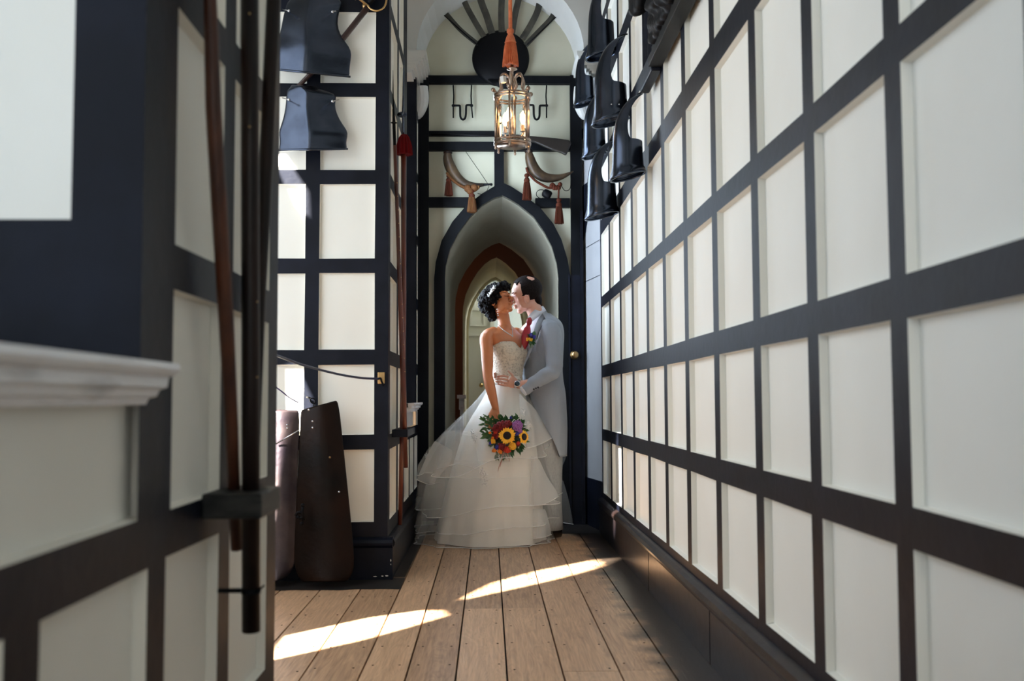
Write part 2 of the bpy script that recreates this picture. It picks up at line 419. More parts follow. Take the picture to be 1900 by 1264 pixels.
# below the sill and rail, running past the camera
posts_l = [(-2.2+.46*k, -2.2+.46*k+.09) for k in range(7)] + [(1.146, 1.236), (1.616, 1.707), (2.035, 2.122), (2.471, 2.572)]
timber_wall('wall_left_below', V((XL, 0, 0)), V((0, 1, 0)), V((1, 0, 0)), posts_l, [(.2, .301), (.687, .766)], -2.2, 2.572, .2, .766)
b = bmesh.new()   # dado panel under the sill (one long panel with a far reveal)
zz0, zz1 = .766, .96
quad(b, V((XL-.022, -2.2, zz0)), V((XL-.022, 1.60, zz0)), V((XL-.022, 1.60, zz1)), V((XL-.022, -2.2, zz1)))
quad(b, V((XL, 1.616, zz0)), V((XL-.022, 1.600, zz0)), V((XL-.022, 1.600, zz1+.02)), V((XL, 1.616, zz1+.02)))
quad(b, V((XL, -2.2, zz0)), V((XL-.022, -2.2, zz0+.003)), V((XL-.022, 1.60, zz0+.003)), V((XL, 1.616, zz0)))
w = struct('wall_left_dado', b, plaster)
b = bmesh.new()
for q_ in ((1.566, 1.616, zz0, zz1),):
    pass
# window recess beside the camera: far reveal with cream panel, sill
b = bmesh.new()
Yr = 1.566
quad(b, V((XL, Yr, .97)), V((-.655, Yr, .97)), V((-.655, Yr, 4.4)), V((XL, Yr, 4.4)))
quad(b, V((-.655, Yr, .97)), V((-1.3, Yr, .97)), V((-1.3, Yr, 1.236)), V((-.655, Yr, 1.236)))
w = struct('wall_reveal_near', b, black)
b = bmesh.new()
quad(b, V((-.655, Yr+.0, 1.236)), V((-1.3, Yr, 1.236)), V((-1.3, Yr, 4.4)), V((-.655, Yr, 4.4)))
obj('plaster_panel', b, plaster, w)
b = bmesh.new()   # solid pier core behind the near wall
box(b, -1.98, XL-.03, Yr+.004, 2.57, .0, 4.4)
struct('wall_pier_core', b, plaster)
# sill
b = bmesh.new()
prof = [(.050, 1.010), (.052, 1.000), (.046, .992), (.036, .988), (.034, .972), (.024, .968), (.020, .958), (.010, .955), (.006, .945), (-.03, .944), (-.03, 1.004)]
A_ = [V((XL+d, -2.2, z)) for d, z in prof]; Bv = [V((XL+d, 1.575+d*.55, z)) for d, z in prof]
loft(b, [A_, Bv])
box(b, -1.3, XL+.01, -2.2, Yr, .985, 1.006)
struct('trim_1', b, worn)
# window beside the camera (outer wall at x = -1.3)
def window_wall(name, x, y0, y1, z0, z1, holes, H=4.4, m=plaster):
    b = bmesh.new()
    ys = sorted({y0, y1, *[v for h in holes for v in h[:2]]}); zs = sorted({z0, z1, *[v for h in holes for v in h[2:]]})
    for a, c in zip(ys[:-1], ys[1:]):
        for d, e in zip(zs[:-1], zs[1:]):
            cy, cz = (a+c)/2, (d+e)/2
            if any(h[0] < cy < h[1] and h[2] < cz < h[3] for h in holes): continue
            box(b, x-.08, x, a, c, d, e)
    bmesh.ops.remove_doubles(b, verts=b.verts, dist=1e-5)
    return struct(name, b, m)
def mullions(name, x, h, ny, nz, m=worn):
    b = bmesh.new(); y0, y1, z0, z1 = h
    for k in range(ny+1):
        y = lerp(y0, y1, k/ny); box(b, x-.06, x-.02, y-.02, y+.02, z0, z1)
    for k in range(nz+1):
        z = lerp(z0, z1, k/nz); box(b, x-.055, x-.025, y0, y1, z-.015, z+.015)
    return struct(name, b, m)
h1 = (-1.5, 1.3, 1.15, 3.5)
b = bmesh.new(); box(b, -4.1, -4.0, -9, -.3, 0, 8); struct('wall_sun_blocker', b, plaster)  # unseen slab, added to keep direct sun out of the near window
window_wall('wall_outer_near', -1.3, -2.2, 1.566, .95, 4.4, [h1]); mullions('window_1', -1.3, h1, 4, 4)
# wall behind the camera with an opening
b = bmesh.new(); box(b, -1.3, -.55, -2.28, -2.2, 0, 4.4); box(b, .5, .9, -2.28, -2.2, 0, 4.4); box(b, -.55, .5, -2.28, -2.2, 2.4, 4.4)
struct('wall_behind', b, plaster)
# unseen bay wall; its openings are cut to shape the sun patches
XB = -1.9
def holed_wall(name, x, y0, y1, z0, z1, polys, m=plaster, t=.06):
    b = bmesh.new()
    for poly in [[(y0, z0), (y1, z0), (y1, z1), (y0, z1)]] + polys:
        vs = [b.verts.new((x, y, z)) for y, z in poly]
        for i in range(len(vs)): b.edges.new((vs[i], vs[(i+1) % len(vs)]))
    bmesh.ops.triangle_fill(b, use_beauty=True, use_dissolve=False, edges=b.edges)
    o = struct(name, b, m); solidify(o, t); return o
def arc(poly): return poly
holed_wall('wall_bay_gobo', XB, 2.56, 5.5, 0, 4.4, [
    [(2.60, 1.06), (3.08, 1.06), (3.10, 1.36), (3.02, 1.58), (2.88, 1.72), (2.74, 1.75), (2.68, 1.60), (2.61, 1.40)],
    [(3.02, 1.72), (3.20, 1.80), (3.38, 1.92), (3.47, 2.15), (3.48, 2.55), (3.36, 2.74), (3.20, 2.62), (3.08, 2.30)],
    [(3.58, 2.80), (3.72, 2.80), (3.74, 3.45), (3.60, 3.5)],
    [(4.40, 1.10), (4.62, 1.10), (4.64, 1.9), (4.52, 2.06), (4.42, 1.95)],
    [(4.44, 2.86), (4.60, 2.84), (4.72, 3.0), (4.60, 3.12), (4.45, 3.05)]])
# front face of the pier (frontal panelled wall)
fp = [(-2.0, -1.9), (-1.375, -1.30), (-.995, -.918), (-.616, XL)]
timber_wall('wall_pier_front', V((0, 5.40, 0)), V((1, 0, 0)), V((0, -1, 0)), fp, lrails, -1.9, XL, .2, 4.4)
skirting('baseboard_pier', ((-1.9, 5.40), (XL+.03, 5.40)), h=.222, m=black, nrm=V((0, -1, 0)))
b = bmesh.new(); rc_ = random.Random(9)
for x0, x1, y0, y1 in ((666, 671, 1005, 1006.5), (675, 677, 1004.5, 1007), (692, 700, 1069, 1071), (707, 712, 1068, 1070.5), (714, 721, 1067.5, 1070), (724, 726, 1037, 1043), (724.5, 726, 1046, 1049)):
    a_, c_ = P(x0, y0, Y=5.3705), P(x1, y1, Y=5.3705); m_ = (a_+c_)/2; w_, h_ = abs(c_.x-a_.x)/2, abs(a_.z-c_.z)/2
    f_ = b.faces.new([b.verts.new((m_.x+w_*math.cos(t)*rc_.uniform(.7, 1), 5.3705, max(.004, m_.z+h_*math.sin(t)*rc_.uniform(.7, 1)))) for t in [2*PI*k/9 for k in range(9)]])
obj('paint_chips', b, mat('bare_plaster_chip', (.75, .70, .6), .8), bpy.data.objects['baseboard_pier'])
# side face of the pier, then low wall under the third recess
timber_wall('wall_pier_side', V((XL, 0, 0)), V((0, 1, 0)), V((1, 0, 0)), [(5.40, 5.50), (5.88, 5.99), (6.31, 6.59)], lrails, 5.40, 6.59, .766, 4.4)
timber_wall('wall_left_far_below', V((XL, 0, 0)), V((0, 1, 0)), V((1, 0, 0)), [(5.40, 5.50), (5.88, 5.99), (6.31, 6.42), (6.80, 6.88), (7.22, 7.30), (7.6, 7.7)], [(.2, .301), (.687, .766)], 5.40, 7.70, .2, .766)
timber_wall('wall_left_end', V((XL, 0, 0)), V((0, 1, 0)), V((1, 0, 0)), [(7.45, 7.52), (7.62, 7.7)], lrails, 7.45, 7.70, .766, 4.4)
skirting('baseboard_left', ((XL, 5.385), (XL, 7.7)), h=.222, m=black, nrm=V((1, 0, 0)))
skirting('baseboard_left_near', ((XL, -2.2), (XL, 2.57)), h=.222, nrm=V((1, 0, 0)))
b = bmesh.new(); box(b, -2.0, XL-.03, 5.43, 6.585, 0, 4.4); struct('wall_pier_body', b, plaster)
# recess three : dark reveal, sill, window
b = bmesh.new(); box(b, -1.3, XL-.002, 7.45, 7.55, .90, 4.4); struct('wall_reveal_far', b, black)
b = bmesh.new(); quad(b, V((XL-.022, 6.59, .766)), V((XL-.022, 7.45, .766)), V((XL-.022, 7.45, .93)), V((XL-.022, 6.59, .93))); struct('wall_dado_far', b, whitewash)
b = bmesh.new()
loft(b, [[V((XL+d, 6.60, z-.075)) for d, z in prof], [V((XL+d, 7.46, z-.075)) for d, z in prof]])
box(b, -1.25, XL+.01, 6.6, 7.45, .905, .931); struct('trim_2', b, worn)
h3 = (6.75, 7.35, 1.1, 3.3)
window_wall('wall_outer_far', -1.25, 6.585, 7.55, .85, 4.4, [h3]); mullions('window_3', -1.25, h3, 2, 4)
# ceiling
b = bmesh.new(); box(b, -2.05, 1.0, -2.3, 8.0, 4.4, 4.5); struct('ceiling', b, whitewash)

# ---- end wall with the pointed doorway (all at y = YD)
def E(px, py, Y=YD): p = P(px, py, Y=Y); return (p.x, p.z)
IL = [(826, 519), (827.5, 495), (835, 464), (851, 433), (873, 403), (895, 382), (915, 370), (932.3, 364.5)]
IR = [(1036, 519), (1032.5, 490), (1023.6, 459), (1010, 433), (990, 404), (961.6, 381), (946, 371.5), (932.3, 364.5)]
OL = [(806, 519), (809, 488), (820, 448), (840, 413), (864, 385), (895, 361), (917, 348), (932, 341)]
OR = [(1058, 519), (1052, 482), (1041, 446), (1026, 417), (1001.5, 387), (968, 361), (948, 348), (932, 341)]
il, ir, ol, orr = ([E(*p) for p in L] for L in (IL, IR, OL, OR))
il = [(il[0][0], 0.0)] + il; ir = [(ir[0][0], 0.0)] + ir; ol = [(ol[0][0], 0.0)] + ol; orr = [(orr[0][0], 0.0)] + orr
xl0, xr0 = XL, .78
b = bmesh.new()
def fill(curve, xo):
    for (x0, z0), (x1, z1) in zip(curve[:-1], curve[1:]):
        quad(b, V((x0, YD+.02, z0)), V((x1, YD+.02, z1)), V((xo, YD+.02, z1)), V((xo, YD+.02, z0)))
fill(il, xl0-.1); fill(ir, xr0)
quad(b, V((xl0-.1, YD+.02, il[-1][1])), V((xr0, YD+.02, il[-1][1])), V((xr0, YD+.02, 5.0)), V((xl0-.1, YD+.02, 5.0)))
wend = struct('wall_end', b, tymp)
b = bmesh.new()     # arched timber around the doorway
for inner, outer in ((il, ol), (ir, orr)):
    loft(b, [[V((i[0], YD-.045, i[1])), V((o_[0], YD-.045, o_[1])), V((o_[0], YD+.02, o_[1])), V((i[0], YD+.02, i[1]))] for i, o_ in zip(inner, outer)])
o = obj('door_arch', b, dimblack, wend)
b = bmesh.new()
def beam(px0, px1, py0, py1, d=.03):
    (x0, z1), (x1, z0) = E(px0, py0), E(px1, py1)
    box(b, x0, x1, YD-d, YD+.018, z0, z1)
beam(774, 795, 142, 966, .034); beam(1057, 1085, 142, 966, .034)
beam(795, 1057, 142, 157, .031); beam(795, 920, 244, 253, .02); beam(795, 1057, 264.5, 281, .031)
beam(795, 870, 367.5, 385, .031); beam(993, 1057, 369, 386, .031); beam(917, 935, 281, 346, .033)
beam(795, 826, 905, 966, .01)
obj('timber_frame', b, dimblack, wend)
b = bmesh.new()     # dark boarded door beside the arch, with its frame bead
(x0, z1), (x1, z0) = E(1058, 512), E(1084, 968)
box(b, x0, x1, YD-.05, YD-.03, 0.0, z1); box(b, x1-.018, x1+.004, YD-.065, YD-.03, 0, z1+.5); box(b, x0-.02, x0-.006, YD-.062, YD-.03, 0, z1)
dr = struct('door_1', b, black)
k = P(1065.5, 659, Y=YD-.06)
b = bmesh.new(); lathe(b, k, [(.034, 0), (.034, .006), (.022, .012), (.012, .018), (.012, .035), (.026, .048), (.029, .062), (.022, .074), (.004, .078)], 20, axis=V((0, -1, 0)))
kn = obj('door_knob', b, brass, dr, True)

# ---- transverse plaster arch with its two impost capitals
b = bmesh.new(); Ya, Yb = 7.28, 7.50
cx, rr, zc = .0925, .625, 3.53
n = 24
arcp = [(cx-rr*math.cos(PI*k/n), zc+rr*math.sin(PI*k/n)) for k in range(n+1)]
arcb = [(cx-(rr-.02)*math.cos(PI*k/n), zc+(rr-.02)*math.sin(PI*k/n)) for k in range(n+1)]
for k in range(n):
    (x0, z0), (x1, z1) = arcp[k], arcp[k+1]; (x2, z2), (x3, z3) = arcb[k], arcb[k+1]
    quad(b, V((x0, Ya, z0)), V((x1, Ya, z1)), V((x1, Ya, 4.45)), V((x0, Ya, 4.45)))
    quad(b, V((x0, Ya, z0)), V((x1, Ya, z1)), V((x3, YD+.03, z3)), V((x2, YD+.03, z2)))
quad(b, V((-1.1, Ya, zc)), V((arcp[0][0], Ya, zc)), V((arcp[0][0], Ya, 4.45)), V((-1.1, Ya, 4.45)))
quad(b, V((arcp[-1][0], Ya, zc)), V((.95, Ya, zc)), V((.95, Ya, 4.45)), V((arcp[-1][0], Ya, 4.45)))
struct('trim_3', b, whitewash)
def capital(name, x_out, x_in):
    s = 1 if x_in > x_out else -1
    b = bmesh.new(); z0 = zc-.165
    for xo, za, zb in ((-.108, 0, .02), (-.095, .02, .035), (-.075, .035, .06), (-.05, .06, .085), (-.028, .085, .105), (-.012, .105, .125), (0, .135, .165), (-.006, .125, .135)):
        xi = x_in+s*xo; box(b, min(x_out, xi), max(x_out, xi), 7.24-(.108+xo)*.12, YD, z0+za, z0+zb)
    tube(b, [V((x_in-s*.07, 7.62, z0+.01)), V((x_in-s*.06, 7.63, z0-.10)), V((x_in-s*.09, 7.66, z0-.19)), V((x_in-s*.12, 7.68, z0-.21))], [.06, .055, .04, .015], 14, smooth_n=4)
    o = struct(name, b, whitewash); return o
capital('trim_4', -.70, -.455); capital('trim_5', .83, .66)

# ---- vaulted passage beyond
def ptube(name, L, Rr, y0, y1, m, ext=None):
    b = bmesh.new()
    loft(b, [[V((x, y0, z)) for x, z in L] , [V((x, y1, z)) for x, z in L]], cap=False, closed=False)
    loft(b, [[V((x, y0, z)) for x, z in Rr], [V((x, y1, z)) for x, z in Rr]], cap=False, closed=False)
    return struct(name, b, m, smooth=True)
ptube('wall_passage', il, ir, YD-.04, 10.0, tunnelm)
def scale_curve(c, sx, cxn, ztop):
    za = il[-1][1]
    return [(cxn+(x-.104)*sx, z*ztop/za) for x, z in c]
def arch_sheet(name, y, L, Rr, xo0, xo1, zt, m):
    b = bmesh.new()
    for c, xo in ((L, xo0), (Rr, xo1)):
        for (x0, z0), (x1, z1) in zip(c[:-1], c[1:]): quad(b, V((x0, y, z0)), V((x1, y, z1)), V((xo, y, z1)), V((xo, y, z0)))
    quad(b, V((xo0, y, L[-1][1])), V((xo1, y, L[-1][1])), V((xo1, y, zt)), V((xo0, y, zt)))
    return struct(name, b, m)
L2, R2 = scale_curve(il, .86, .087, 2.56), scale_curve(ir, .86, .087, 2.56)
L3, R3 = scale_curve(il, .80, .090, 2.52), scale_curve(ir, .80, .090, 2.52)
arch_sheet('wall_lobby_near', 10.0, il, ir, -1.6, 1.8, 3.4, orangew)
arch_sheet('wall_lobby_far', 11.2, L2, R2, -1.6, 1.8, 3.4, orangew)
b = bmesh.new(); box(b, -1.65, -1.6, 10, 11.2, 0, 3.4); box(b, 1.8, 1.85, 10, 11.2, 0, 3.4); box(b, -1.65, 1.85, 10, 11.2, 3.4, 3.45); struct('wall_lobby', b, orangew)
ptube('wall_passage_far', L2, R2, 11.2, 13.0, creamarch)
arch_sheet('wall_hall', 13.0, L3, R3, -2.2, 2.4, 3.6, creamarch)
b = bmesh.new(); box(b, -2.3, 2.5, 15.0, 15.1, 0, 3.6); box(b, -2.3, -2.2, 13, 15.1, 0, 3.6); box(b, 2.4, 2.5, 13, 15.1, 0, 3.6); box(b, -2.3, 2.5, 13, 15.1, 3.6, 3.7)
struct('wall_hall_far', b, mat('grey_green_wall', (.36, .39, .37), .7))
# white panelled door standing open at the end
b = bmesh.new(); (x0, z1), (x1, _) = E(868, 400, 13.5), E(912, 400, 13.5)
box(b, x0-.15, x1, 13.5, 13.54, .01, 2.3)
o = struct('door_2', b, whitep)
def panel_rect(bm, x0, x1, z0, z1, y, w=.035):
    for a in ((x0+w, x1-w, z0, z0+w), (x0+w, x1-w, z1-w, z1), (x0, x0+w, z0, z1), (x1-w, x1, z0, z1)):
        box(bm, a[0], a[1], y-.022, y, a[2], a[3])
b = bmesh.new()
panel_rect(b, x0+.03, x1-.08, 1.95, 2.2, 13.5); panel_rect(b, x0-.10, x1-.08, .9, 1.85, 13.5); panel_rect(b, x0-.10, x1-.08, .1, .78, 13.5)
box(b, x1-.02, x1+.03, 13.46, 13.56, 0, 2.4)
obj('door_panel', b, whitep, o)
k = P(893, 715, Y=13.46); b = bmesh.new(); ball(b, k, .03); obj('door_knob', b, brass, o, True)
b = bmesh.new(); x, z = E(868, 740, 13.2); box(b, x-.05, x+.006, 13.15, 13.2, 0, 2.0); struct('trim_6', b, orangew)
# low white ledge in the lobby
a, c = P(848, 733, Y=10.9), P(864, 757, Y=10.9)
b = bmesh.new(); box(b, a.x, c.x, 10.9, 11.15, a.z-.04, a.z); box(b, a.x+.02, c.x-.02, 10.93, 11.15, c.z-.02, a.z-.04); box(b, a.x+.03, c.x-.03, 10.95, 11.15, .0, c.z-.02)
struct('trim_7', b, worn)
# ================================================================== THINGS ON THE WALLS
def pt(px, py, Y, dy=0): return P(px, py, Y=Y+dy)
def rod(name, pts, rad, m, label, cat, group=None, **k):
    b = bmesh.new(); tube(b, pts, rad, **k); o = obj(name, b, m, None, True); return tag(o, label, cat, group)
def tassel(name, top, L, rad, parent, m=tassel_m, m2=None, seg=22):
    """hanging silk tassel: knot, moulded head and a skirt of strands"""
    b = bmesh.new()
    lathe(b, top, [(rad*.25, 0), (rad*.55, -.04*L), (rad*.6, -.10*L), (rad*.3, -.15*L), (rad*.5, -.18*L), (rad*.72, -.26*L), (rad*.6, -.33*L), (rad*.66, -.35*L)], 14)
    h = obj(name, b, m2 or m, parent, True)
    b = bmesh.new(); rings = []
    for t in (0, .25, .5, .75, 1):
        r0 = rad*lerp(.62, 1.0, t**.7); z = -L*lerp(.34, 1, t)
        ring = []
        for k in range(seg*2):
            a = PI*k/seg; rr_ = r0*(1 + (.09 if k % 2 else -.09)) + .03*rad*math.sin(a*5+t*3)
            ring.append(V(top)+V((rr_*math.cos(a), rr_*math.sin(a), z + (random.uniform(-.02, .02)*L if t == 1 else 0))))
        rings.append(ring)
    loft(b, rings); obj('tassel_strands', b, m, h)
    return h

# ---- round target / boss with sabres fanned above it
Yw = YD-.02
c = pt(929, 109, Yw); R0 = 54*Yw/F
b = bmesh.new(); lathe(b, c, [(R0, 0), (R0*1.0, .012), (R0*.9, .03), (R0*.55, .055), (R0*.2, .068), (.001, .07)], 48, axis=V((0, -1, 0)))
prism(b, [(c.x-.10, c.z-R0*.80), (c.x+.16, c.z-R0*.80), (c.x+.09, c.z-R0*1.12), (c.x-.0, c.z-R0*1.1)], Yw-.02, Yw-.045)
tag(obj('round_shield', b, iron, None, True), 'large plain black round shield on plaster above the doorway, behind the lantern tassel', 'shield')
def blade(pts, w, label, tip=True, straight=False):
    q = catmull([pt(x, y, Yw-.028) for x, y in pts], 8)
    b = bmesh.new(); n = len(q); L_, R_, C_ = [], [], []
    for i in range(n):
        t = (q[min(i+1, n-1)]-q[max(i-1, 0)]).normalized(); s = t.cross(V((0, 1, 0))).normalized()
        f = i/(n-1); ww = w*Yw/F*.5*(1 if f < .85 or not tip else max(.04, (1-f)/.15))
        L_.append(q[i]-s*ww); R_.append(q[i]+s*ww); C_.append(q[i]+V((0, -.006 if f < .99 else -.001, 0)))
    for a_, c_ in ((L_, C_), (C_, R_)):
        for i in range(n-1): quad(b, a_[i], c_[i], c_[i+1], a_[i+1])
    bmesh.ops.remove_doubles(b, verts=b.verts, dist=1e-5)
    o = obj('sabre_blade', b, bladem); solidify(o, .003, 1); tag(o, label, 'blade', 'sabre blades fanned above the shield')
blade([(884, 80), (855, 56), (830, 28), (812, 4)], 9, 'thin dark sabre blade, leftmost of the curved blades above the round shield')
blade([(898, 68), (880, 38), (864, 8), (852, -26)], 11, 'curved grey sabre blade, second curved blade from the left above the shield')
blade([(913, 62), (903, 30), (892, 0), (884, -40)], 13, 'broad grey sabre blade just left of the upright one in the fan')
blade([(931, 60), (930, 30), (931, 0), (934, -45)], 12, 'upright grey blade standing straight above the centre of the round shield')
blade([(950, 62), (955, 30), (962, 0), (972, -40)], 12, 'broad grey sabre blade partly behind the lantern cord')
blade([(969, 72), (986, 44), (999, 15), (1006, -28)], 12, 'curved grey sabre blade, second curved blade from the right above the shield')
blade([(975, 84), (1000, 58), (1024, 32), (1034, 7)], 10, 'pointed dark sabre blade, rightmost of the curved blades in the fan')
for a, c_, lab in (((886, 84), (809, 15), 'thin straight iron rod on the left edge of the blade fan'), ((978, 83), (1049, 15), 'thin straight iron rod on the right edge of the blade fan')):
    rod('iron_rod', [pt(*a, Yw-.05), pt(*c_, Yw-.03)], [.006, .004], iron, lab, 'rod', 'thin rods of the blade fan', seg=6)

# ---- two wrought iron cranked hooks
def crank(sx, x0, lab):
    r = thing('iron_hanger', lab, 'hanger', pt(x0+sx*17, 157, Yw), 'wrought iron hangers above the beam')
    q = lambda x, y, d=.022: pt(x0+sx*x, y, Yw-d)
    b = bmesh.new(); tube(b, [q(0, 158, .008), q(0, 160), q(1, 178), q(0, 198), q(0, 219, .01)], .0055, 8); obj('hanging_strap', b, iron, r, True)
    b = bmesh.new(); tube(b, [q(34, 158, .008), q(34, 160), q(33, 178), q(34, 198), q(36, 219, .01)], .0055, 8); obj('hanging_strap', b, iron, r, True)
    b = bmesh.new(); tube(b, [q(-1, 196, .03), q(10, 196, .03), q(12.5, 198, .03), q(13, 214, .03), q(15, 220, .03), q(18.5, 222, .03), q(22, 219, .03), q(23.5, 212, .03), q(24, 198, .03), q(26, 195, .03), q(36, 195, .03)], .0085, 8, smooth_n=3)
    ball(b, q(0, 196, .03), .013); ball(b, q(34, 196, .03), .013); obj('crank_bar', b, iron, r, True)
crank(1, 841, 'black iron cranked hanger on the panel left of the lantern')
crank(-1, 1014, 'black iron cranked hanger on the panel right of the lantern')

# ---- powder horns
def horn(pts, rad, label):
    q = [pt(x, y, Yw-.08) for x, y in pts]; k = Yw/F
    r = thing('powder_horn', label, 'powder horn', q[2], 'powder horns hung beside the doorway apex')
    b = bmesh.new(); tube(b, q, [a*k for a in rad], 16, smooth_n=5, cap=True); obj('horn_body', b, hornm, r, True)
    return r, q
r, q = horn([(831, 284), (831, 296), (837, 313), (847, 328), (862, 340), (880, 344), (897, 343)], [7, 9, 10.5, 9.5, 7.5, 5.2, 3.0], 'mottled curved powder horn hung left of the doorway apex, spout to the right')
b = bmesh.new(); tube(b, [pt(897, 343, Yw-.08), pt(908, 342, Yw-.08), pt(912, 342.5, Yw-.08), pt(914, 342.5, Yw-.08)], [.012, .007, .012, .006], 10); obj('spout', b, iron, r, True)
b = bmesh.new(); lathe(b, pt(831, 283, Yw-.08), [(.033, -.01), (.036, .0), (.03, .01), (.004, .012)], 16); obj('base_plug', b, wood_dark, r, True)
b = bmesh.new(); tube(b, [pt(x, y, Yw-.10) for x, y in ((829, 320), (836, 330), (850, 342), (865, 350), (873, 352), (886, 350), (888, 345))], .011, 8, smooth_n=4); ball(b, pt(868, 350, Yw-.1), .03); ball(b, pt(880, 349, Yw-.1), .03); ball(b, pt(872, 355, Yw-.11), .026); obj('cord', b, tassel_y, r, True)
b = bmesh.new(); tube(b, [pt(x, y, Yw-.07) for x, y in ((864, 281), (903, 338), (906, 348), (898, 360), (886, 359))], .0022, 6, smooth_n=3); obj('string', b, iron, r, True)
tassel('tassel', pt(832.5, 324, Yw-.09), 39*Yw/F, 7.5*Yw/F, r, tassel_m); tassel('tassel', pt(875.5, 352, Yw-.11), 42*Yw/F, 8.5*Yw/F, r, tassel_y, tassel_m)
r, q = horn([(981, 281), (983, 293), (988, 308), (998, 322), (1014, 330), (1034, 330), (1050, 325), (1064, 318)], [6, 9, 10.5, 10.5, 9, 6.5, 4, 1.2], 'larger mottled curved powder horn hung right of the doorway apex, tip rising right')
b = bmesh.new(); lathe(b, pt(981, 281, Yw-.08), [(.030, -.012), (.034, 0), (.03, .012), (.004, .014)], 16); obj('base_plug', b, wood_dark, r, True)
b = bmesh.new(); tube(b, [pt(x, y, Yw-.10) for x, y in ((977, 311), (980, 320), (992, 334), (1006, 343), (1020, 349), (1036, 345))], .010, 8, smooth_n=4)
for i in range(7): ball(b, pt(1022+random.uniform(0, 18), 341+random.uniform(0, 9), Yw-.10), .018)
tube(b, [pt(1037, 348, Yw-.1), pt(1036, 372, Yw-.1)], .007, 8); obj('cord', b, tassel_m, r, True)
b = bmesh.new(); tube(b, [pt(x, y, Yw-.07) for x, y in ((1040, 342), (1046, 352), (1052, 354), (1058, 349), (1060, 330))], .003, 6, smooth_n=3); obj('chain', b, iron, r, True)
tassel('tassel', pt(977.5, 322, Yw-.1), 49*Yw/F, 8.2*Yw/F, r, tassel_m); tassel('tassel', pt(1037, 368, Yw-.1), 47*Yw/F, 8.2*Yw/F, r, tassel_m)

# ---- small black flask with wire loop, and long gun stock
r = thing('iron_flask', 'small black iron padlock-like flask with wire loop under the right powder horn', 'flask', pt(1015, 365, Yw-.05))
b = bmesh.new(); lathe(b, pt(1009, 357, Yw-.05), [(.012, -.01), (.030, 0), (.034, .02), (.034, .05), (.026, .062), (.004, .064)], 18, axis=V((.85, -.1, -.5))); obj('flask_body', b, iron, r, True)
b = bmesh.new(); tube(b, [pt(1004+9*math.cos(a), 360+8*math.sin(a), Yw-.05) for a in [2*PI*k/16 for k in range(3, 15)]], .003, 6); obj('wire_loop', b, iron, r, True)
r = thing('long_gun', 'long dark wooden gun hung level behind the lantern, butt to the right', 'gun', pt(1000, 262, Yw-.06))
b = bmesh.new()
pl = [(962, 252), (984, 254), (1003, 256), (1030, 258), (1056, 262), (1060, 268), (1050, 290), (1040, 285), (1024, 280), (1006, 272), (992, 266), (962, 262)]
prism(b, [(pt(x, y, Yw-.06).x, pt(x, y, Yw-.06).z) for x, y in pl], Yw-.10, Yw-.06); o = obj('gun_stock', b, mat('near_black_walnut', (.008, .005, .004), .4), r); bevel(o, .012, 3)
b = bmesh.new(); tube(b, [pt(975, 253, Yw-.08), pt(800, 249, Yw-.06)], [.012, .009], 12); obj('gun_barrel', b, iron, r, True)

# ================================================================== LANTERN
Yl = 5.6; k = Yl/F
Lp = lambda x, y, d=0: P(x, y, Y=Yl+d)
ax = Lp(950.5, 230)
cx_, cy_ = ax.x, Yl
zt_, zb_ = Lp(950, 180).z, Lp(950, 268).z
rl = 33.5*k
r = thing('hanging_lantern', 'glass and pale brass round lantern with lit candle bulbs hanging on an orange silk cord', 'lantern', (cx_, cy_, zt_))
b = bmesh.new()
x_, z_ = Lp(947, 60).x, Lp(947, 60).z
tube(b, [V((x_, cy_, 4.4)), V((x_, cy_, z_))], .011, 12); obj('cord', b, rope_or, r, True)
tz = lambda y: Lp(947, y).z
b = bmesh.new(); lathe(b, V((x_, cy_, 0)), [(.004, tz(52)), (.020, tz(55)), (.021, tz(60)), (.014, tz(63)), (.022, tz(68)), (.027, tz(72)), (.030, tz(77)), (.034, tz(79)), (.030, tz(81))], 24); obj('tassel_head', b, rope_or, r, True)
b = bmesh.new(); rings = []
for t in [i/6 for i in range(7)]:
    r0 = lerp(.026, .044, t**.6); z = lerp(tz(78), tz(121), t)
    rings.append([V((x_+(r0*(1.08 if j % 2 else .9))*math.cos(2*PI*j/56), cy_+(r0*(1.08 if j % 2 else .9))*math.sin(2*PI*j/56), z+(random.uniform(-.012, .012) if t == 1 else 0))) for j in range(56)])
loft(b, rings); obj('tassel_strands', b, rope_or, r)
b = bmesh.new()
lz = lambda y: Lp(950, y).z
lathe(b, V((cx_, cy_, 0)), [(.008, lz(118)), (.010, lz(125)), (.028, lz(127)), (.030, lz(129)), (.008, lz(132)), (.007, lz(150)), (.013, lz(153)), (.006, lz(158)), (.006, lz(172))], 16)
for i in range(6):     # scrolled arms from the stem to the top ring
    a = 2*PI*i/6+.35; D = V((math.cos(a), math.sin(a), 0)); c0 = V((cx_, cy_, 0))
    tube(b, [c0+D*rl*f+V((0, 0, lz(y))) for f, y in ((.12, 168), (.30, 158), (.20, 146), (.38, 139), (.62, 141), (.74, 152), (.70, 166), (.86, 175), (.98, 178))], .0058, 8, smooth_n=4)
obj('scroll_arms', b, bronze, r, True)
b = bmesh.new()
for y in (178, 183): lathe(b, V((cx_, cy_, lz(y))), [(rl-.004, -.005), (rl+.005, -.005), (rl+.006, .004), (rl-.004, .004)], 40, cap=False)
obj('top_ring', b, bronze, r, True)
b = bmesh.new()
for y in (262, 268): lathe(b, V((cx_, cy_, lz(y))), [(rl-.004, -.006), (rl+.005, -.006), (rl+.006, .005), (rl-.004, .005)], 40, cap=False)
lathe(b, V((cx_, cy_, lz(272))), [(rl*.9, .01), (rl*.86, 0), (.004, -.004)], 32)
obj('bottom_ring', b, bronze, r, True)
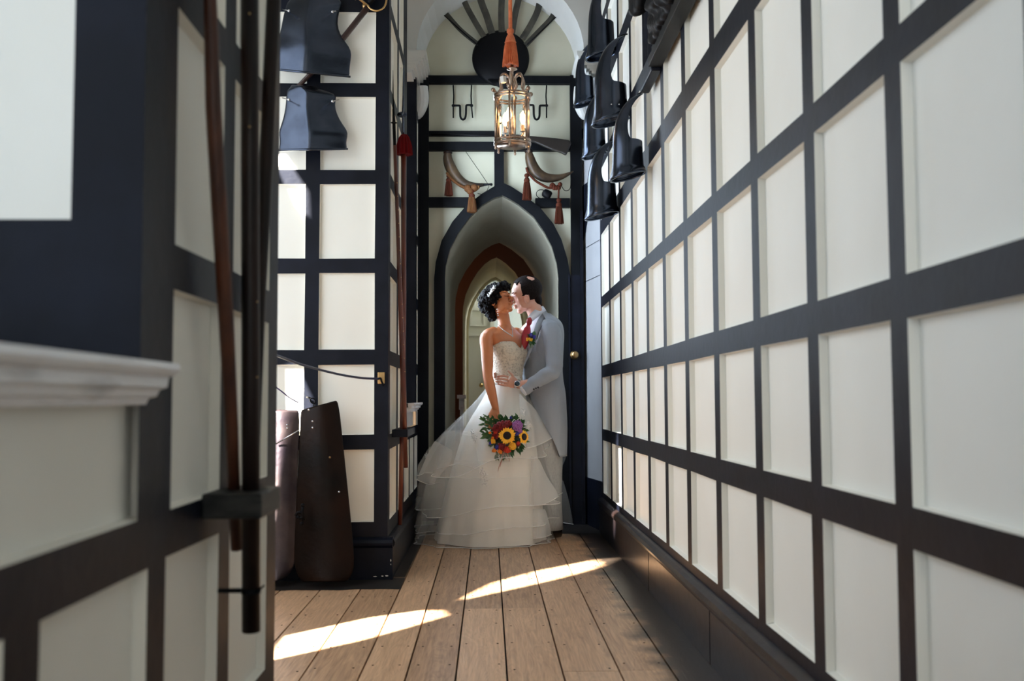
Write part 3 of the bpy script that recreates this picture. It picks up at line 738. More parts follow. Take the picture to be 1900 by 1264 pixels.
for i in range(6):
    a = 2*PI*i/6+.35; D = V((math.cos(a), math.sin(a), 0)); c0 = V((cx_, cy_, 0))+D*rl
    b = bmesh.new(); tube(b, [c0+V((0, 0, lz(270))), c0+V((0, 0, lz(178)))], .0062, 8); obj('upright', b, bronze, r, True)
    b = bmesh.new(); ball(b, c0+D*.014+V((0, 0, lz(171))), .013); lathe(b, c0+V((0, 0, lz(178))), [(.004, 0), (.010, .01), (.004, .02)], 8)
    obj('finial', b, bronze, r, True); b = bmesh.new()
    lathe(b, c0+V((0, 0, lz(279))), [(.003, -.004), (.009, .004), (.006, .012), (.011, .03), (.005, .034)], 10); obj('foot', b, bronze, r, True)
b = bmesh.new(); lathe(b, V((cx_, cy_, 0)), [(rl-.002, lz(267)), (rl-.002, lz(182))], 48, cap=False); o = obj('glass', b, glass, r, True)
b = bmesh.new(); lathe(b, V((cx_, cy_, 0)), [(.006, lz(270)), (.008, lz(255)), (.022, lz(252)), (.008, lz(248)), (.010, lz(238)), (.005, lz(225)), (.004, lz(180))], 14)
for i in range(3):
    a = 2*PI*i/3+PI*.72; D = V((math.cos(a), math.sin(a), 0)); c0 = V((cx_, cy_, 0))
    tube(b, [c0+V((0, 0, lz(250))), c0+D*.04+V((0, 0, lz(256))), c0+D*.062+V((0, 0, lz(248))), c0+D*.062+V((0, 0, lz(243)))], .005, 8, smooth_n=3)
    lathe(b, c0+D*.062+V((0, 0, lz(243))), [(.017, 0), (.010, .004), (.010, .035), (.0, .036)], 12)
obj('candle_arms', b, bronze, r, True)
for i in range(3):
    a = 2*PI*i/3+PI*.72; D = V((math.cos(a), math.sin(a), 0)); c0 = V((cx_, cy_, lz(229)))+D*.062
    b = bmesh.new(); lathe(b, c0, [(.006, 0), (.014, .015), (.018, .03), (.015, .045), (.008, .062), (.003, .076)], 14); obj('candle_bulb', b, bulbm, r, True)
    l = bpy.data.lights.new('lantern_bulb_light', 'POINT'); l.energy = .5; l.color = (1, .62, .3); l.shadow_soft_size = .02
    lo = bpy.data.objects.new('lantern_bulb_light', l); lo.location = c0+V((0, 0, .1)); COL.objects.link(lo)
b = bmesh.new(); c0 = Lp(934, 149, -.05); tube(b, [c0+V((-.003, -.012, .018)), c0+V((.002, -.012, -.018))], .018, 4); o = obj('card_tag', b, paper, r)

# ================================================================== BREASTPLATES on the pier
Yp = 5.40
def sheet(rows, Y0, bulge, name, m, parent=None, ns=14, ridge=1.5, t=.004, lean=None, cx_s=0, inset=.0):
    """rows: (yl, xl, yr, xr) photo pixels on the plane Y0; bulges toward the room"""
    b = bmesh.new(); grid = []
    for ri, (yl, xl, yr, xr) in enumerate(rows):
        Yr_ = Y0 if lean is None else Y0 + lean*ri/(len(rows)-1)
        row = []
        for i in range(ns+1):
            s = -1+2*i/ns; f = max(0, 1-abs(s-cx_s)/(1+abs(cx_s)))**(1/ridge) if ridge else math.cos(s*PI/2)
            bl = bulge[ri] if isinstance(bulge, list) else bulge
            p = P(lerp(xl, xr, i/ns), lerp(yl, yr, i/ns), Y=Yr_)
            # move toward the camera along the sight line so that the outline is kept
            d = (CAM-p).normalized(); p = p + d*(bl*f+inset)/abs(d.y)
            row.append(p)
        grid.append(row)
    vs = [[b.verts.new(p) for p in r_] for r_ in grid]
    for i in range(len(vs)-1):
        for j in range(ns): b.faces.new((vs[i][j], vs[i][j+1], vs[i+1][j+1], vs[i+1][j]))
    o = obj(name, b, m, parent, True); solidify(o, t); subsurf(o, 1); return o, grid
R1 = [(-14, 545, -14, 610), (0, 540, -2, 626), (4, 532, 3, 637), (20, 528, 22, 629), (42, 523, 45, 625.5), (62, 520, 63, 631), (78, 512, 79, 642), (92, 500, 94, 653), (108, 498, 110, 651.5), (124, 497, 132, 648), (128, 495, 143, 650)]
R2 = [(157, 541, 160, 585), (164, 538, 166, 590), (168, 531, 173, 627), (185, 531, 188, 622), (202, 529, 203, 622), (218, 526, 222, 630), (236, 520, 236, 640), (246, 517, 247, 647), (258, 519, 260, 643), (270, 519, 270, 643), (279, 516, 277, 645)]
for rows, lab, bott in ((R1, 'upper blackened steel breastplate with a centre ridge, hung on the panelled pier', [(505, 127), (540, 126), (569, 133), (600, 130), (625, 133), (649, 143)]),
                  (R2, 'lower blackened steel breastplate with roped waist edge, hung under the upper one', [(517, 280), (530, 274), (550, 274), (570, 277), (600, 273), (645, 277)])):
    c0 = P(575, rows[6][0], Y=Yp-.08)
    r = thing('breastplate', lab, 'breastplate', c0, 'steel breastplates on the pier')
    o, g = sheet(rows, Yp-.05, [.07, .085, .095, .105, .115, .12, .125, .125, .12, .115, .11], 'plate', steel, r, ns=16, ridge=1.18, cx_s=-.12)
    b = bmesh.new(); tube(b, [p+V((0, -.006, 0)) for p in g[-1]], .006, 8); obj('rolled_edge', b, steel, r, True)
    for x in ((536, rows[3][0]), (617, rows[3][2])):
        b = bmesh.new(); pz = P(x[0], x[1], Y=Yp-.15); ball(b, pz, .008, u=8, v=6); tube(b, [pz, P(x[0]+(12 if x[0] > 570 else -12), x[1]-3, Y=Yp-.03)], .003, 6); obj('fixing_hook', b, silver, r, True)
# sword hung behind the plates
r = thing('sheathed_sword', 'sheathed sword in dark leather scabbard slanting behind the upper breastplate', 'sword', P(640, 70, Y=Yp-.02))
b = bmesh.new(); tube(b, [P(682, 14, Y=Yp-.045), P(620, 92, Y=Yp-.03), P(548, 166, Y=Yp-.03)], [.026, .024, .018], 14, sy=.55); obj('scabbard', b, mat('dark_brown_leather', (.035, .014, .012), .4), r, True)
b = bmesh.new(); tube(b, [P(x, y, Y=Yp-.07) for x, y in ((682, 10), (688, 17), (700, 20), (712, 14), (717, 0), (715, -20), (706, -38))], .005, 8, smooth_n=4)
tube(b, [P(684, 12, Y=Yp-.06), P(664, -4, Y=Yp-.06), P(658, -2, Y=Yp-.06)], [.007, .006, .009], 8); ball(b, P(677, 11, Y=Yp-.05), (.016, .012, .016)); obj('hilt_guard', b, brass, r, True)
b = bmesh.new(); tube(b, [P(684, 6, Y=Yp-.05), P(712, -30, Y=Yp-.05)], .016, 10); obj('grip', b, iron, r, True)

# ================================================================== THIGH PLATES standing on the floor
def plate(name, rows, Y0, lean, bulge, m, lab):
    r = thing(name, lab, 'armour plate', P((rows[-1][1]+rows[-1][3])/2, rows[-1][0], Z=0), 'armour plates leaning on the pier')
    o, g = sheet(rows, Y0, bulge, 'plate', m, r, ns=12, ridge=0, lean=lean, t=.005); return r, g
RA = [(760, 557, 741, 627), (790, 557, 775, 632), (830, 555, 825, 637), (880, 552, 880, 643), (940, 549, 940, 649), (1000, 546, 1000, 655), (1035, 545, 1040, 658), (1060, 547, 1063, 656), (1082, 560, 1080, 645)]
r, g = plate('thigh_plate', RA, 5.30, -.13, .05, leather, 'tall tapering dark brown armour plate standing against the pier, right one of the pair')
o, g2 = sheet([(798, 556, 800, 634), (800, 556, 838, 636), (802, 556, 880, 640)], 5.24, .055, 'upper_lame', leather, r, ns=12, ridge=0)
bpy.data.objects.remove(o)
def mini(name, px, Y, rad, m, par):
    b = bmesh.new(); ball(b, P(px[0], px[1], Y=Y), rad, u=8, v=6); obj(name, b, m, par, True)
for p_, m_ in (((580, 782), silver), ((580, 794), silver), ((573, 761), silver), ((612, 849), brass), ((629, 913), silver)): mini('rivet', p_, 5.215 if p_[1] < 900 else 5.165, .006, m_, r)
b = bmesh.new(); q = lambda x, y: P(x, y, Y=5.14)
tube(b, [q(562, 938), q(561, 950), q(563, 966)], .008, 8); tube(b, [q(548, 957), q(553, 951), q(560, 953), q(561, 960), q(555, 962)], .007, 8, smooth_n=3)
for x, y in ((562, 938), (560, 972), (553, 960)): ball(b, q(x, y), .011, u=8, v=6)
obj('clasp', b, iron, r, True)
RB = [(757, 486, 760, 556), (800, 488, 800, 556), (850, 486, 850, 553), (900, 484, 900, 552), (960, 480, 960, 550), (1010, 478, 1010, 550), (1045, 480, 1045, 548), (1068, 484, 1062, 542), (1082, 500, 1076, 524)]
r, g = plate('thigh_plate', RB, 5.35, -.13, .06, rust, 'worn reddish steel armour plate beside the near wall corner, left one of the pair')
for p_ in ((533, 789), (533, 795), (531, 1019), (541, 1053)): mini('rivet', p_, 5.24, .006, silver, r)
b = bmesh.new(); tube(b, [P(512, 824, Y=5.25), P(534, 811, Y=5.24), P(554, 799, Y=5.23)], .004, 6); obj('lame_edge', b, silver, r, True)
# ring hook on the wall and barrier cord
r = thing('ring_hook', 'small black iron ring hook on the post above the dark armour plate', 'hook', P(580, 747, Y=5.38))
b = bmesh.new(); tube(b, [P(580.5+5*math.cos(a), 744+4.5*math.sin(a)+.5*math.cos(a)*3, Y=5.34) for a in [2*PI*i/14 for i in range(15)]], .004, 8); obj('ring', b, iron, r, True)
b = bmesh.new(); tube(b, [P(582, 748, Y=5.35), P(582, 759, Y=5.34)], .003, 6); obj('hook', b, iron, r, True); b = bmesh.new(); tube(b, [P(569, 737, Y=5.38), P(576, 739, Y=5.35)], .005, 6); obj('nail', b, iron, r, True)
r = thing('barrier_cord', 'dark blue barrier cord looping across the recess to a brass plate on the pier corner', 'cord', P(708, 702, Y=5.37))
b = bmesh.new(); tube(b, [P(x, y, Y=Y_) for x, y, Y_ in ((500, 655, 4.2), (530, 666, 4.5), (560, 677, 4.7), (600, 688, 5.0), (640, 697, 5.2), (675, 702, 5.33), (703, 703, 5.375))], .0062, 8, smooth_n=4); obj('cord', b, mat('navy_cord', (.008, .012, .05), .4), r, True)
a, c0 = P(701, 691, Y=5.39), P(714, 712, Y=5.39)
b = bmesh.new(); box(b, a.x, c0.x, 5.384, 5.396, c0.z, a.z); o = obj('wall_plate', b, brass, r); bevel(o, .002)
b = bmesh.new(); tube(b, [P(703, 703, Y=5.375), P(706, 702, Y=5.365), P(708, 708, Y=5.368), P(712, 716, Y=5.37)], .005, 8, smooth_n=3); obj('hook', b, iron, r, True)
rod('thin_cord', [P(508, 716, Y=4.9), P(522, 726, Y=5.0), P(537, 738, Y=5.1), P(553, 747, Y=5.2)], .0035, mat('violet_blue_cord', (.05, .05, .25), .4), 'thin blue cord drooping behind the near wall corner above the worn plate', 'cord', smooth_n=4)

# ================================================================== POLEARMS ON THE LEFT
def X_(px, py, X): return P(px, py, X=X)
r = thing('pike', 'tapering warm brown pike shaft leaning on the near left wall, leftmost of the three', 'pike', X_(440, 1020, -.50), 'pikes racked on the near left wall')
b = bmesh.new(); pts = [X_(x, y, -.505) for x, y in ((375, -140), (390, 0), (396, 200), (408, 400), (420, 600), (430, 800), (439, 1020))]
tube(b, pts, [.0115, .0120, .0145, .0150, .0145, .0130, .0115], 18); obj('shaft', b, wood_pole, r, True)
r = thing('pike', 'near-black upright pike shaft in the near wooden bracket, ending above the floor', 'pike', X_(466, 1170, -.475), 'pikes racked on the near left wall')
b = bmesh.new(); tube(b, [X_(463, -80, -.47), X_(464, 300, -.47), X_(465, 700, -.47), X_(466, 1172, -.47)], .0178, 18); obj('shaft', b, wood_dark, r, True)
for y in (25, 235, 560, 700): 
    b = bmesh.new(); ball(b, X_(463 if y < 300 else 477, y, -.455), .0022, u=6, v=5); obj('stud', b, brass, r)
b = bmesh.new(); c0 = X_(466, 1096, -.47); tube(b, [c0+V((-.065, 0, 0)), c0+V((-.02, 0, 0))], .005, 8); lathe(b, c0, [(.0195, -.005), (.0195, .005)], 16, cap=False); tube(b, [c0+V((.015, -.01, 0)), c0+V((.028, -.01, .012))], .0022, 6); obj('retaining_clip', b, iron, r, True)
r = thing('pike', 'black shaft slanting behind the upright pike near the wall corner', 'pike', X_(470, 900, -.50), 'pikes racked on the near left wall')
b = bmesh.new(); tube(b, [X_(513, -80, -.508), X_(507, 0, -.508), X_(494, 300, -.508), X_(482, 560, -.508), X_(474, 800, -.50), X_(470, 930, -.50)], [.016, .016, .016, .013, .011, .01], 14); obj('shaft', b, wood_dark, r, True)
b = bmesh.new(); y0_, y1_ = X_(418, 930, -.543).y, 2.40
zz = lambda py, X: X_(505, py, X).z
box(b, XL, -.43, 1.91, 2.085, .727, .775); o = obj('pole_bracket', b, mat('grey_black_wood', (.010, .010, .010), .5, col2=(.035, .035, .032), nscale=14, stretch=(1, .3, 3), spec=.2), None); bevel(o, .004)
tag(o, 'dark notched wooden block on the near left wall holding the pikes', 'bracket')
# far pair on the pier side
r = thing('halberd', 'red-brown halberd shaft with deep red fringe leaning on the pier side', 'halberd', P(742, 974, Y=5.8), 'polearms on the pier side')
Q = lambda x, y, Y=5.80: P(x, y, Y=Y)
b = bmesh.new(); tube(b, [Q(748.5, 250), Q(749, 560), Q(746, 800), Q(742, 974)], [.0145, .0150, .0135, .0125], 14); obj('shaft', b, wood_red, r, True)
b = bmesh.new(); tube(b, [Q(750, 90), Q(749, 130), Q(748, 190), Q(747.5, 250)], [.002, .008, .010, .014], 12, sy=.6); ball(b, Q(746, 213), (.030, .014, .018)); obj('spear_head', b, steel, r, True)
b = bmesh.new(); rings = []
for t, rr_ in ((0, .016), (.15, .028), (.5, .040), (1, .046)):
    c0 = Q(750, lerp(250, 287, t)); rings.append([c0+V(((rr_*(1.12 if j % 2 else .88))*math.cos(2*PI*j/28), (rr_*(1.12 if j % 2 else .88))*math.sin(2*PI*j/28), 0)) for j in range(28)])
loft(b, rings); obj('fringe', b, red_cloth, r)
r = thing('partisan', 'slim red-brown polearm with brass studs leaning beside the fringed halberd', 'polearm', P(752, 870, Y=5.9), 'polearms on the pier side')
b = bmesh.new(); tube(b, [Q(732.5, 270, 5.62), Q(740, 480, 5.62), Q(748, 700, 5.66), Q(752.5, 868, 5.7)], [.010, .0115, .0165, .014], 14); obj('shaft', b, wood_red, r, True)
b = bmesh.new(); tube(b, [Q(729, 130, 5.62), Q(729.5, 180, 5.62), Q(731, 230, 5.62), Q(732.5, 272, 5.62)], [.001, .004, .009, .0095], 10); lathe(b, Q(731, 228, 5.62), [(.011, -.004), (.02, 0), (.011, .004)], 12); obj('spear_head', b, iron, r, True)
for i in range(15):
    t = i/14; px_, py_ = lerp(736.5, 751, t), lerp(340, 690, t)
    b = bmesh.new(); ball(b, P(px_+.6, py_, Y=5.61)-V((0, .008, 0)), .0032, u=6, v=5); obj('brass_stud', b, brass, r)
b = bmesh.new(); box(b, XL, -.455, 5.62, 6.15, .744, .788); o = obj('pole_bracket', b, black, None); bevel(o, .004)
tag(o, 'black wooden block on the pier side holding the halberd and the studded polearm', 'bracket')

# ================================================================== ARMOUR ON THE RIGHT WALL
def helm(x0, x1, y0, y1, X, lab, rivets=False):
    """open tubular steel thigh guard: low band with a rising, back-curled strap"""
    cxp, cyp = (x0+x1)/2, (y0+y1)/2
    c0 = P(cxp, cyp, X=X); k = c0.y/F
    W = (x1-x0)*k*.5; z0 = P(cxp, y1-4, Y=c0.y).z; z1 = P(cxp, y0, Y=c0.y).z; H = z1-z0
    r = thing('thigh_guard', lab, 'armour', (c0.x, c0.y, z0), 'open steel guards hung on the right wall')
    b = bmesh.new(); nu, nv = 40, 16; g = []
    hook = V((XR-.03, c0.y+.01, z1))
    for j in range(nv+1):
        v = j/nv; row = []
        for i in range(nu+1):
            a = 2*PI*i/nu; d = (a-(PI+.45)+PI) % (2*PI) - PI           # peak toward the corridor-left side (-x, -y)
            w_ = abs(d)/PI                       # 0 at the strap, 1 opposite
            tt = max(0, min(1, (w_-.075)/.30)); top = .42 + .58*(1-tt)**2*(1+2*tt)
            h = v*top
            rad = W*(1.0 - .10*math.sin(min(1, h/.5)*PI*.5) + (.10 if h < .06 else 0))
            ph = max(0, (h-.42)/.58)*math.radians(82)
            D_ = (hook.x-(c0.x-W*.85))/.86
            zz_ = h if h < .42 else .42+.58*math.sin(ph)/.99
            x = c0.x + rad*math.cos(a) + D_*(1-math.cos(ph)); y = c0.y + rad*math.sin(a)*(1-.45*ph)
            row.append(V((x, y, z0+H*zz_ + .05*H*math.cos(a)*(1-min(1, h/.4)))))
        g.append(row)
    vs_ = [[b.verts.new(p) for p in rw[:-1]] for rw in g]
    for j in range(nv):
        for i in range(nu): b.faces.new((vs_[j][i], vs_[j][(i+1) % nu], vs_[j+1][(i+1) % nu], vs_[j+1][i]))
    o = obj('shell', b, steel, r, True); solidify(o, .005); subsurf(o, 1)
    b = bmesh.new(); lip = [p*1 for p in g[0]]
    tube(b, lip, .0065, 8); obj('rolled_rim', b, steel, r, True)
    b = bmesh.new(); tube(b, [V((XR, hook.y, hook.z+.02)), V((hook.x, hook.y, hook.z+.012)), V((hook.x-.02, hook.y, hook.z-.0))], .005, 8); obj('hook', b, iron, r, True)
    for s in (-1, 1) if rivets else ():
        b = bmesh.new(); ball(b, V((c0.x+W*.15+s*.022, c0.y-W*.98, z0+H*.14)), .0055, u=8, v=6); obj('rivet', b, silver, r, True)
helm(1066, 1102, 78, 196, .715, 'blackened steel guard highest on the inner side, partly behind its neighbour, leftmost of the cluster')
helm(1089, 1141, -40, 107, .73, 'topmost blackened steel guard of the cluster, cut off by the frame top')
helm(1100, 1165, 68, 229, .715, 'wide blackened steel guard with two rivets, below the topmost one', True)
helm(1081, 1124, 168, 292, .715, 'blackened steel guard between two others, lower left, half hidden behind the lowest one')
helm(1134, 1194, 175, 331, .715, 'blackened steel guard nearest the camera, rightmost of the cluster')
helm(1087, 1145, 262, 404, .715, 'lowest blackened steel guard of the cluster on the right wall')

# ---- carved bracket shelf, top right
r = thing('carved_shelf', 'heavy black carved wooden bracket shelf high on the right wall', 'carved bracket', (XR, 4.2, 2.6))
b = bmesh.new(); box(b, .755, XR, 2.6, 4.60, 2.515, 2.56); box(b, .765, XR, 2.6, 4.56, 2.56, 2.60); o = obj('shelf_board', b, mat('charcoal_wood', (.007, .007, .007), .5, col2=(.014, .014, .013), nscale=6, spec=.15), r); bevel(o, .004)
b = bmesh.new()
for y0 in (4.66, 4.74, 4.82, 4.90): tube(b, [V((XR-.022, y0, 2.60)), V((XR-.022, y0, 3.0))], .022, 12)
box(b, XR-.05, XR, 4.60, 4.96, 2.50, 2.60)
box(b, XR-.018, XR, 4.60, 4.95, 2.53, 2.95); bevel(obj('fluted_end', b, black, r), .008)
b = bmesh.new(); random.seed(11)
for i in range(46):
    y = random.uniform(3.3, 4.62); z = random.uniform(2.60, 3.15); f = 1-(y-3.3)/1.6
    x = .735+random.uniform(-.03, .06)
    if y > 4.35 and z < 2.68: continue
    ball(b, V((x, y, z)), (random.uniform(.03, .06), random.uniform(.05, .10), random.uniform(.04, .09)), u=10, v=7)
box(b, .74, .82, 3.2, 4.5, 2.58, 3.2)
b = remesh(b, .014, 2)
for v in b.verts: v.co += v.normal*.012*math.sin(v.co.z*70+v.co.y*31)*math.sin(v.co.y*55+v.co.x*40)
obj('carving', b, carved, r, True)
# ================================================================== PEOPLE
YB, YG = 6.85, 6.95
B = lambda x, y, d=0: P(x, y, Y=YB+d)
G = lambda x, y, d=0: P(x, y, Y=YG+d)
KB = YB/F; KG = YG/F

def catmull_rows(rows, n=4):
    cols = [catmull([r_[i] for r_ in rows], n) for i in range(len(rows[0]))]
    return [[c[j] for c in cols] for j in range(len(cols[0]))]
def limb(bm, pts, rad, seg=14, n=4, sx=1, sy=1):
    tube(bm, pts, rad, seg, smooth_n=n, sx=sx, sy=sy)
    ball(bm, pts[0], rad[0]*.98, u=12, v=8); ball(bm, pts[-1], rad[-1]*.98, u=12, v=8)
def add_head(bm, c, f, u, s, k=1.0, female=False, ef=0, eu=0):
    """head centred at c: f forward, u up, s left; sized for a .23 m face height"""
    f, u, s = f.normalized(), u.normalized(), s.normalized()
    q = lambda a, b_, d=0: c + (f*a + u*b_ + s*d)*k
    e = lambda a, b_, d, rf, rs, ru: ball(bm, q(a, b_, d), (rf*k, rs*k, ru*k), A=f, B=s, C=u, u=18, v=12)
    e(-.018, .032, 0, .098, .074, .086)         # cranium
    e(.022, .02, 0, .066, .064, .072)           # forehead
    e(.026, -.028, 0, .060, .058, .068)         # mid face
    e(.030, -.066, 0, .048, .045, .042)         # lower face
    e(.058, -.098, 0, .022, .024, .018)         # chin
    for d in (-1, 1):
        e(.008, -.068, d*.040, .050, .017, .026)   # jaw
        e(.046, -.022, d*.038, .024, .020, .022)   # cheek bone
        e(.064, .004, d*.030, .014, .016, .011)    # eye lid
        e(.072, .026, d*.030, .012, .026, .008)    # brow
        e(-.008+ef, -.010+eu, d*.073, .017, .008, .028)  # ear
        tube(bm, [q(-.008+ef+.015*math.cos(t), -.009+eu+.027*math.sin(t), d*.080) for t in [.9+j*.5 for j in range(10)]], [.0042*k]*9+[.003*k], 8)
        e(.094, -.037, d*.010, .010, .008, .008)   # nostril
    tube(bm, [q(.078, .020), q(.090, .0), q(.104, -.022), q(.112, -.034)], [.009*k, .010*k, .011*k, .010*k], 10)
    ball(bm, q(.104, -.036), .0105*k, u=10, v=8)
    e(.084, -.058, 0, .014, .021, .007); e(.082, -.070, 0, .014, .019, .008)  # lips
    return q
def seen(bv, px, py, off=.003):
    d = (P(px, py, Y=6)-CAM).normalized(); loc, n, i, dist = bv.ray_cast(CAM, d)
    return loc - d*off if loc else None
def closest(bv, p, off=.001):
    loc, n, i, d = bv.find_nearest(p)
    return loc + n*off if loc else p

def hand_fingers(bm, wrist, palm, tips, thumb, pr=.030, thick=.5, fr=.0068, nrm=V((0, 1, 0))):
    """palm as a flat wedge, each finger its own chain of three joints"""
    ax_ = (palm-wrist); side = ax_.cross(nrm).normalized()
    n_ = 5
    rings = []
    for t, w in ((0, .025), (.35, .031), (.8, .039), (1.15, .039), (1.4, .033)):
        rings.append(ell_ring(wrist+ax_*t, side*w, nrm*w*thick*.72, 16))
    loft(bm, rings)
    for chain in tips+[thumb]:
        r0 = fr*1.12
        tube(bm, chain, [r0, r0, r0*.95, r0*.82], 10, smooth_n=3); ball(bm, chain[-1], r0*.82, u=8, v=6)

# ------------------------------------------------------------------ BRIDE
bride = thing('person', 'bride in ivory strapless lace gown holding a bouquet and kissing the groom', 'person', (B(900, 900).x, YB, 0))
fB = V((.74, -.60, .42)).normalized()
sB = V((.62, .74, 0)).normalized()
uB = sB.cross(fB)*-1 if (sB.cross(fB)).z < 0 else sB.cross(fB)
hb = B(927.5, 559.5, -.02)
body = bmesh.new()
qB = add_head(body, hb, fB, uB, sB, .93, True)
# neck
tube(body, [hb+V((-.012, .01, -.035)), B(932, 584, -.01), B(935, 595, -.005), B(936, 604, .0), B(938, 614, .0)], [.036, .044, .0425, .046, .062], 18, smooth_n=3)
fT, sT = V((.75, -.66, 0)).normalized(), V((.66, .75, 0)).normalized()
def torso_ring(px, py, w, d, n=28, off=0, dz=None):
    c = B(px, py) + fT*off
    return ell_ring(c, sT*w, fT*d, n)
BT = [(938, 606, .052, .048), (938, 613, .105, .058), (939, 621, .150, .070), (940, 632, .148, .084), (941, 645, .134, .098), (942, 657, .126, .108), (942, 668, .119, .104), (942, 682, .100, .085), (941, 697, .090, .074), (940, 710, .086, .070), (939, 725, .09, .075), (938, 745, .10, .085)]
loft(body, [torso_ring(*a) for a in BT])
# arms: her right arm hangs towards the camera with the bouquet, her left goes round him
sh = B(903, 626, -.10)
wristB = B(919.5, 757, -.27)
limb(body, [B(916, 617, -.06), sh, B(903.5, 648, -.13), B(904.5, 676, -.16), B(905, 697, -.19), B(909, 716, -.22), B(915, 740, -.26), wristB], [.040, .046, .043, .039, .034, .036, .029, .0225])
limb(body, [B(958, 617, .06), B(968, 625, .11), B(985, 648, .13), B(1000, 668, .14)], [.036, .042, .036, .032])
# legs inside the gown
for dx in (-.07, .07):
    limb(body, [B(938, 755)+V((dx*.7, 0, 0)), B(936, 850)+V((dx, 0, 0)), B(935, 985)+V((dx, 0, 0))], [.065, .055, .035])
# right hand round the stems
palm = B(916, 772, -.285)
hand_fingers(body, wristB, palm, [
    [B(911, 776, -.29), B(904.5, 780, -.315), B(903, 789, -.325), B(908, 793, -.315)],
    [B(914.5, 779, -.295), B(908, 784, -.325), B(907.5, 792, -.33), B(912, 796, -.32)],
    [B(918, 780, -.30), B(913, 787, -.33), B(913, 795, -.335), B(917, 798, -.32)],
    [B(921, 779, -.30), B(919, 787, -.33), B(919.5, 794, -.33), B(922, 796, -.32)]],
    [B(922, 768, -.29), B(926, 775, -.315), B(925, 784, -.33), B(921, 789, -.335)], nrm=V((.25, .95, 0)).normalized())
bm_ = remesh(body, .0033, 7)
bvB = BVHTree.FromBMesh(bm_)
ob = obj('body', bm_, skin_b, bride, True)
# face details: brows, lashes, lips
def stroke(name, bv, q, pts, rad, m, par, off=.0012):
    b = bmesh.new(); w_ = [closest(bv, q(*p), off) for p in pts]; tube(b, w_, rad, 6, smooth_n=4); obj(name, b, m, par, True)
for d in (-1, 1):
    stroke('eyebrow', bvB, qB, [(.10, .026, d*.014), (.10, .034, d*.028), (.085, .031, d*.046)], [.0016, .0022, .0012], hairm, bride)
    stroke('eyelashes', bvB, qB, [(.10, .000, d*.017), (.10, -.004, d*.030), (.09, .001, d*.044)], [.0012, .0020, .0016], hairm, bride)
stroke('lips', bvB, qB, [(.11, -.062, -.016), (.12, -.058, 0), (.11, -.062, .016)], [.002, .0045, .002], mat('rose_lips', (.38, .06, .045), .35), bride, 0)
stroke('lips', bvB, qB, [(.11, -.068, -.014), (.12, -.071, 0), (.11, -.068, .014)], [.002, .005, .002], MATS['rose_lips'], bride, 0)
# hair: short curls swept back, full at the back
hb_ = bmesh.new(); random.seed(21)
H = lambda px, py, d=0: B(px, py, d)
core = [(909, 556, 14.5, .075), (904, 548, 12, .06), (899, 557, 10, .055), (905, 572, 12, .06), (911, 583, 9, .045), (914, 590, 5.5, .03), (918, 542, 14, .07), (927, 536, 11, .065), (935, 533, 8.5, .05), (941, 534, 6, .04), (896, 566, 7, .04), (921, 552, 11.5, .072)]
core = [(x, y, r_, dd*1.25) for x, y, r_, dd in core] + [(919, 553, 8, .085), (914, 562, 8, .085), (922, 545, 8, .085)]
for x, y, r_, dd in core: ball(hb_, H(x, y, -.012), (r_*KB, dd, r_*KB), u=14, v=10)
for i in range(150):
    x, y, r_, dd = random.choice(core[:-1]); a = random.uniform(0, 2*PI); e_ = random.uniform(-.9, .7)
    p_ = H(x, y, -.012) + V((math.cos(a)*r_*KB*math.cos(e_), math.sin(e_)*dd, math.sin(a)*r_*KB*math.cos(e_)))*.97
    if (p_-H(948, 566, -.10)).length < .088: continue   # keep the face clear
    ball(hb_, p_, random.uniform(.010, .017), u=8, v=6)
hb_ = remesh(hb_, .005, 1)
for v in list(hb_.verts):
    n_ = noise.noise(v.co*55); v.co += v.normal*(.006*n_+.004*math.sin(v.co.x*230+v.co.z*160+6*n_))
bvH = BVHTree.FromBMesh(hb_)
obj('hair', hb_, hairm, bride, True)
b = bmesh.new()
for i in range(34):      # loose curls
    x, y, r_, dd = random.choice(core[:6] + core[7:10]); a = random.uniform(PI*.15, PI*1.3)
    c0 = H(x, y, -.02)+V((math.cos(a), random.uniform(-.5, .3), math.sin(a)))*r_*KB
    rr_ = random.uniform(.008, .014); tube(b, [c0+V((rr_*math.cos(t), rr_*.4*math.sin(2*t), rr_*math.sin(t))) for t in [a+j*.7 for j in range(8)]], [.0028]*6+[.002, .001], 6, smooth_n=2)
obj('loose_curls', b, hairm, bride, True)['kind'] = 'stuff'
# comb of crystals
b = bmesh.new()
for i in range(60):
    t = random.random(); x = lerp(906.5, 917.5, t)+random.uniform(-2, 2); y = lerp(548, 533, t)+random.uniform(-2.5, 2.5)
    ball(b, seen(bvH, x, y, .004) or H(x, y, -.1), random.uniform(.003, .0058), u=6, v=5)
obj('tiara', b, bead, bride, True)['kind'] = 'stuff'
b = bmesh.new()
for x, y, r_ in ((922.3, 574, .005), (922.8, 578, .004), (924, 582, .0042), (924.6, 585.5, .0035)): ball(b, H(x, y, -.085), r_, u=8, v=6)
obj('earring', b, bead, bride, True)
b = bmesh.new(); nk = [(917.5, 595.5), (922, 600.5), (927, 606), (932, 611), (937, 615), (943, 619), (949, 622.5), (951.5, 624.5), (951, 619), (950.5, 611), (949.5, 606)]
for i, (x, y) in enumerate(catmull([V((x, y, 0)) for x, y in nk], 4) and [(v.x, v.y) for v in catmull([V((x, y, 0)) for x, y in nk], 4)]):
    p_ = seen(bvB, x, y)
    if p_: ball(b, p_, .0040, u=6, v=5)
obj('necklace', b, bead, bride, True)['kind'] = 'stuff'

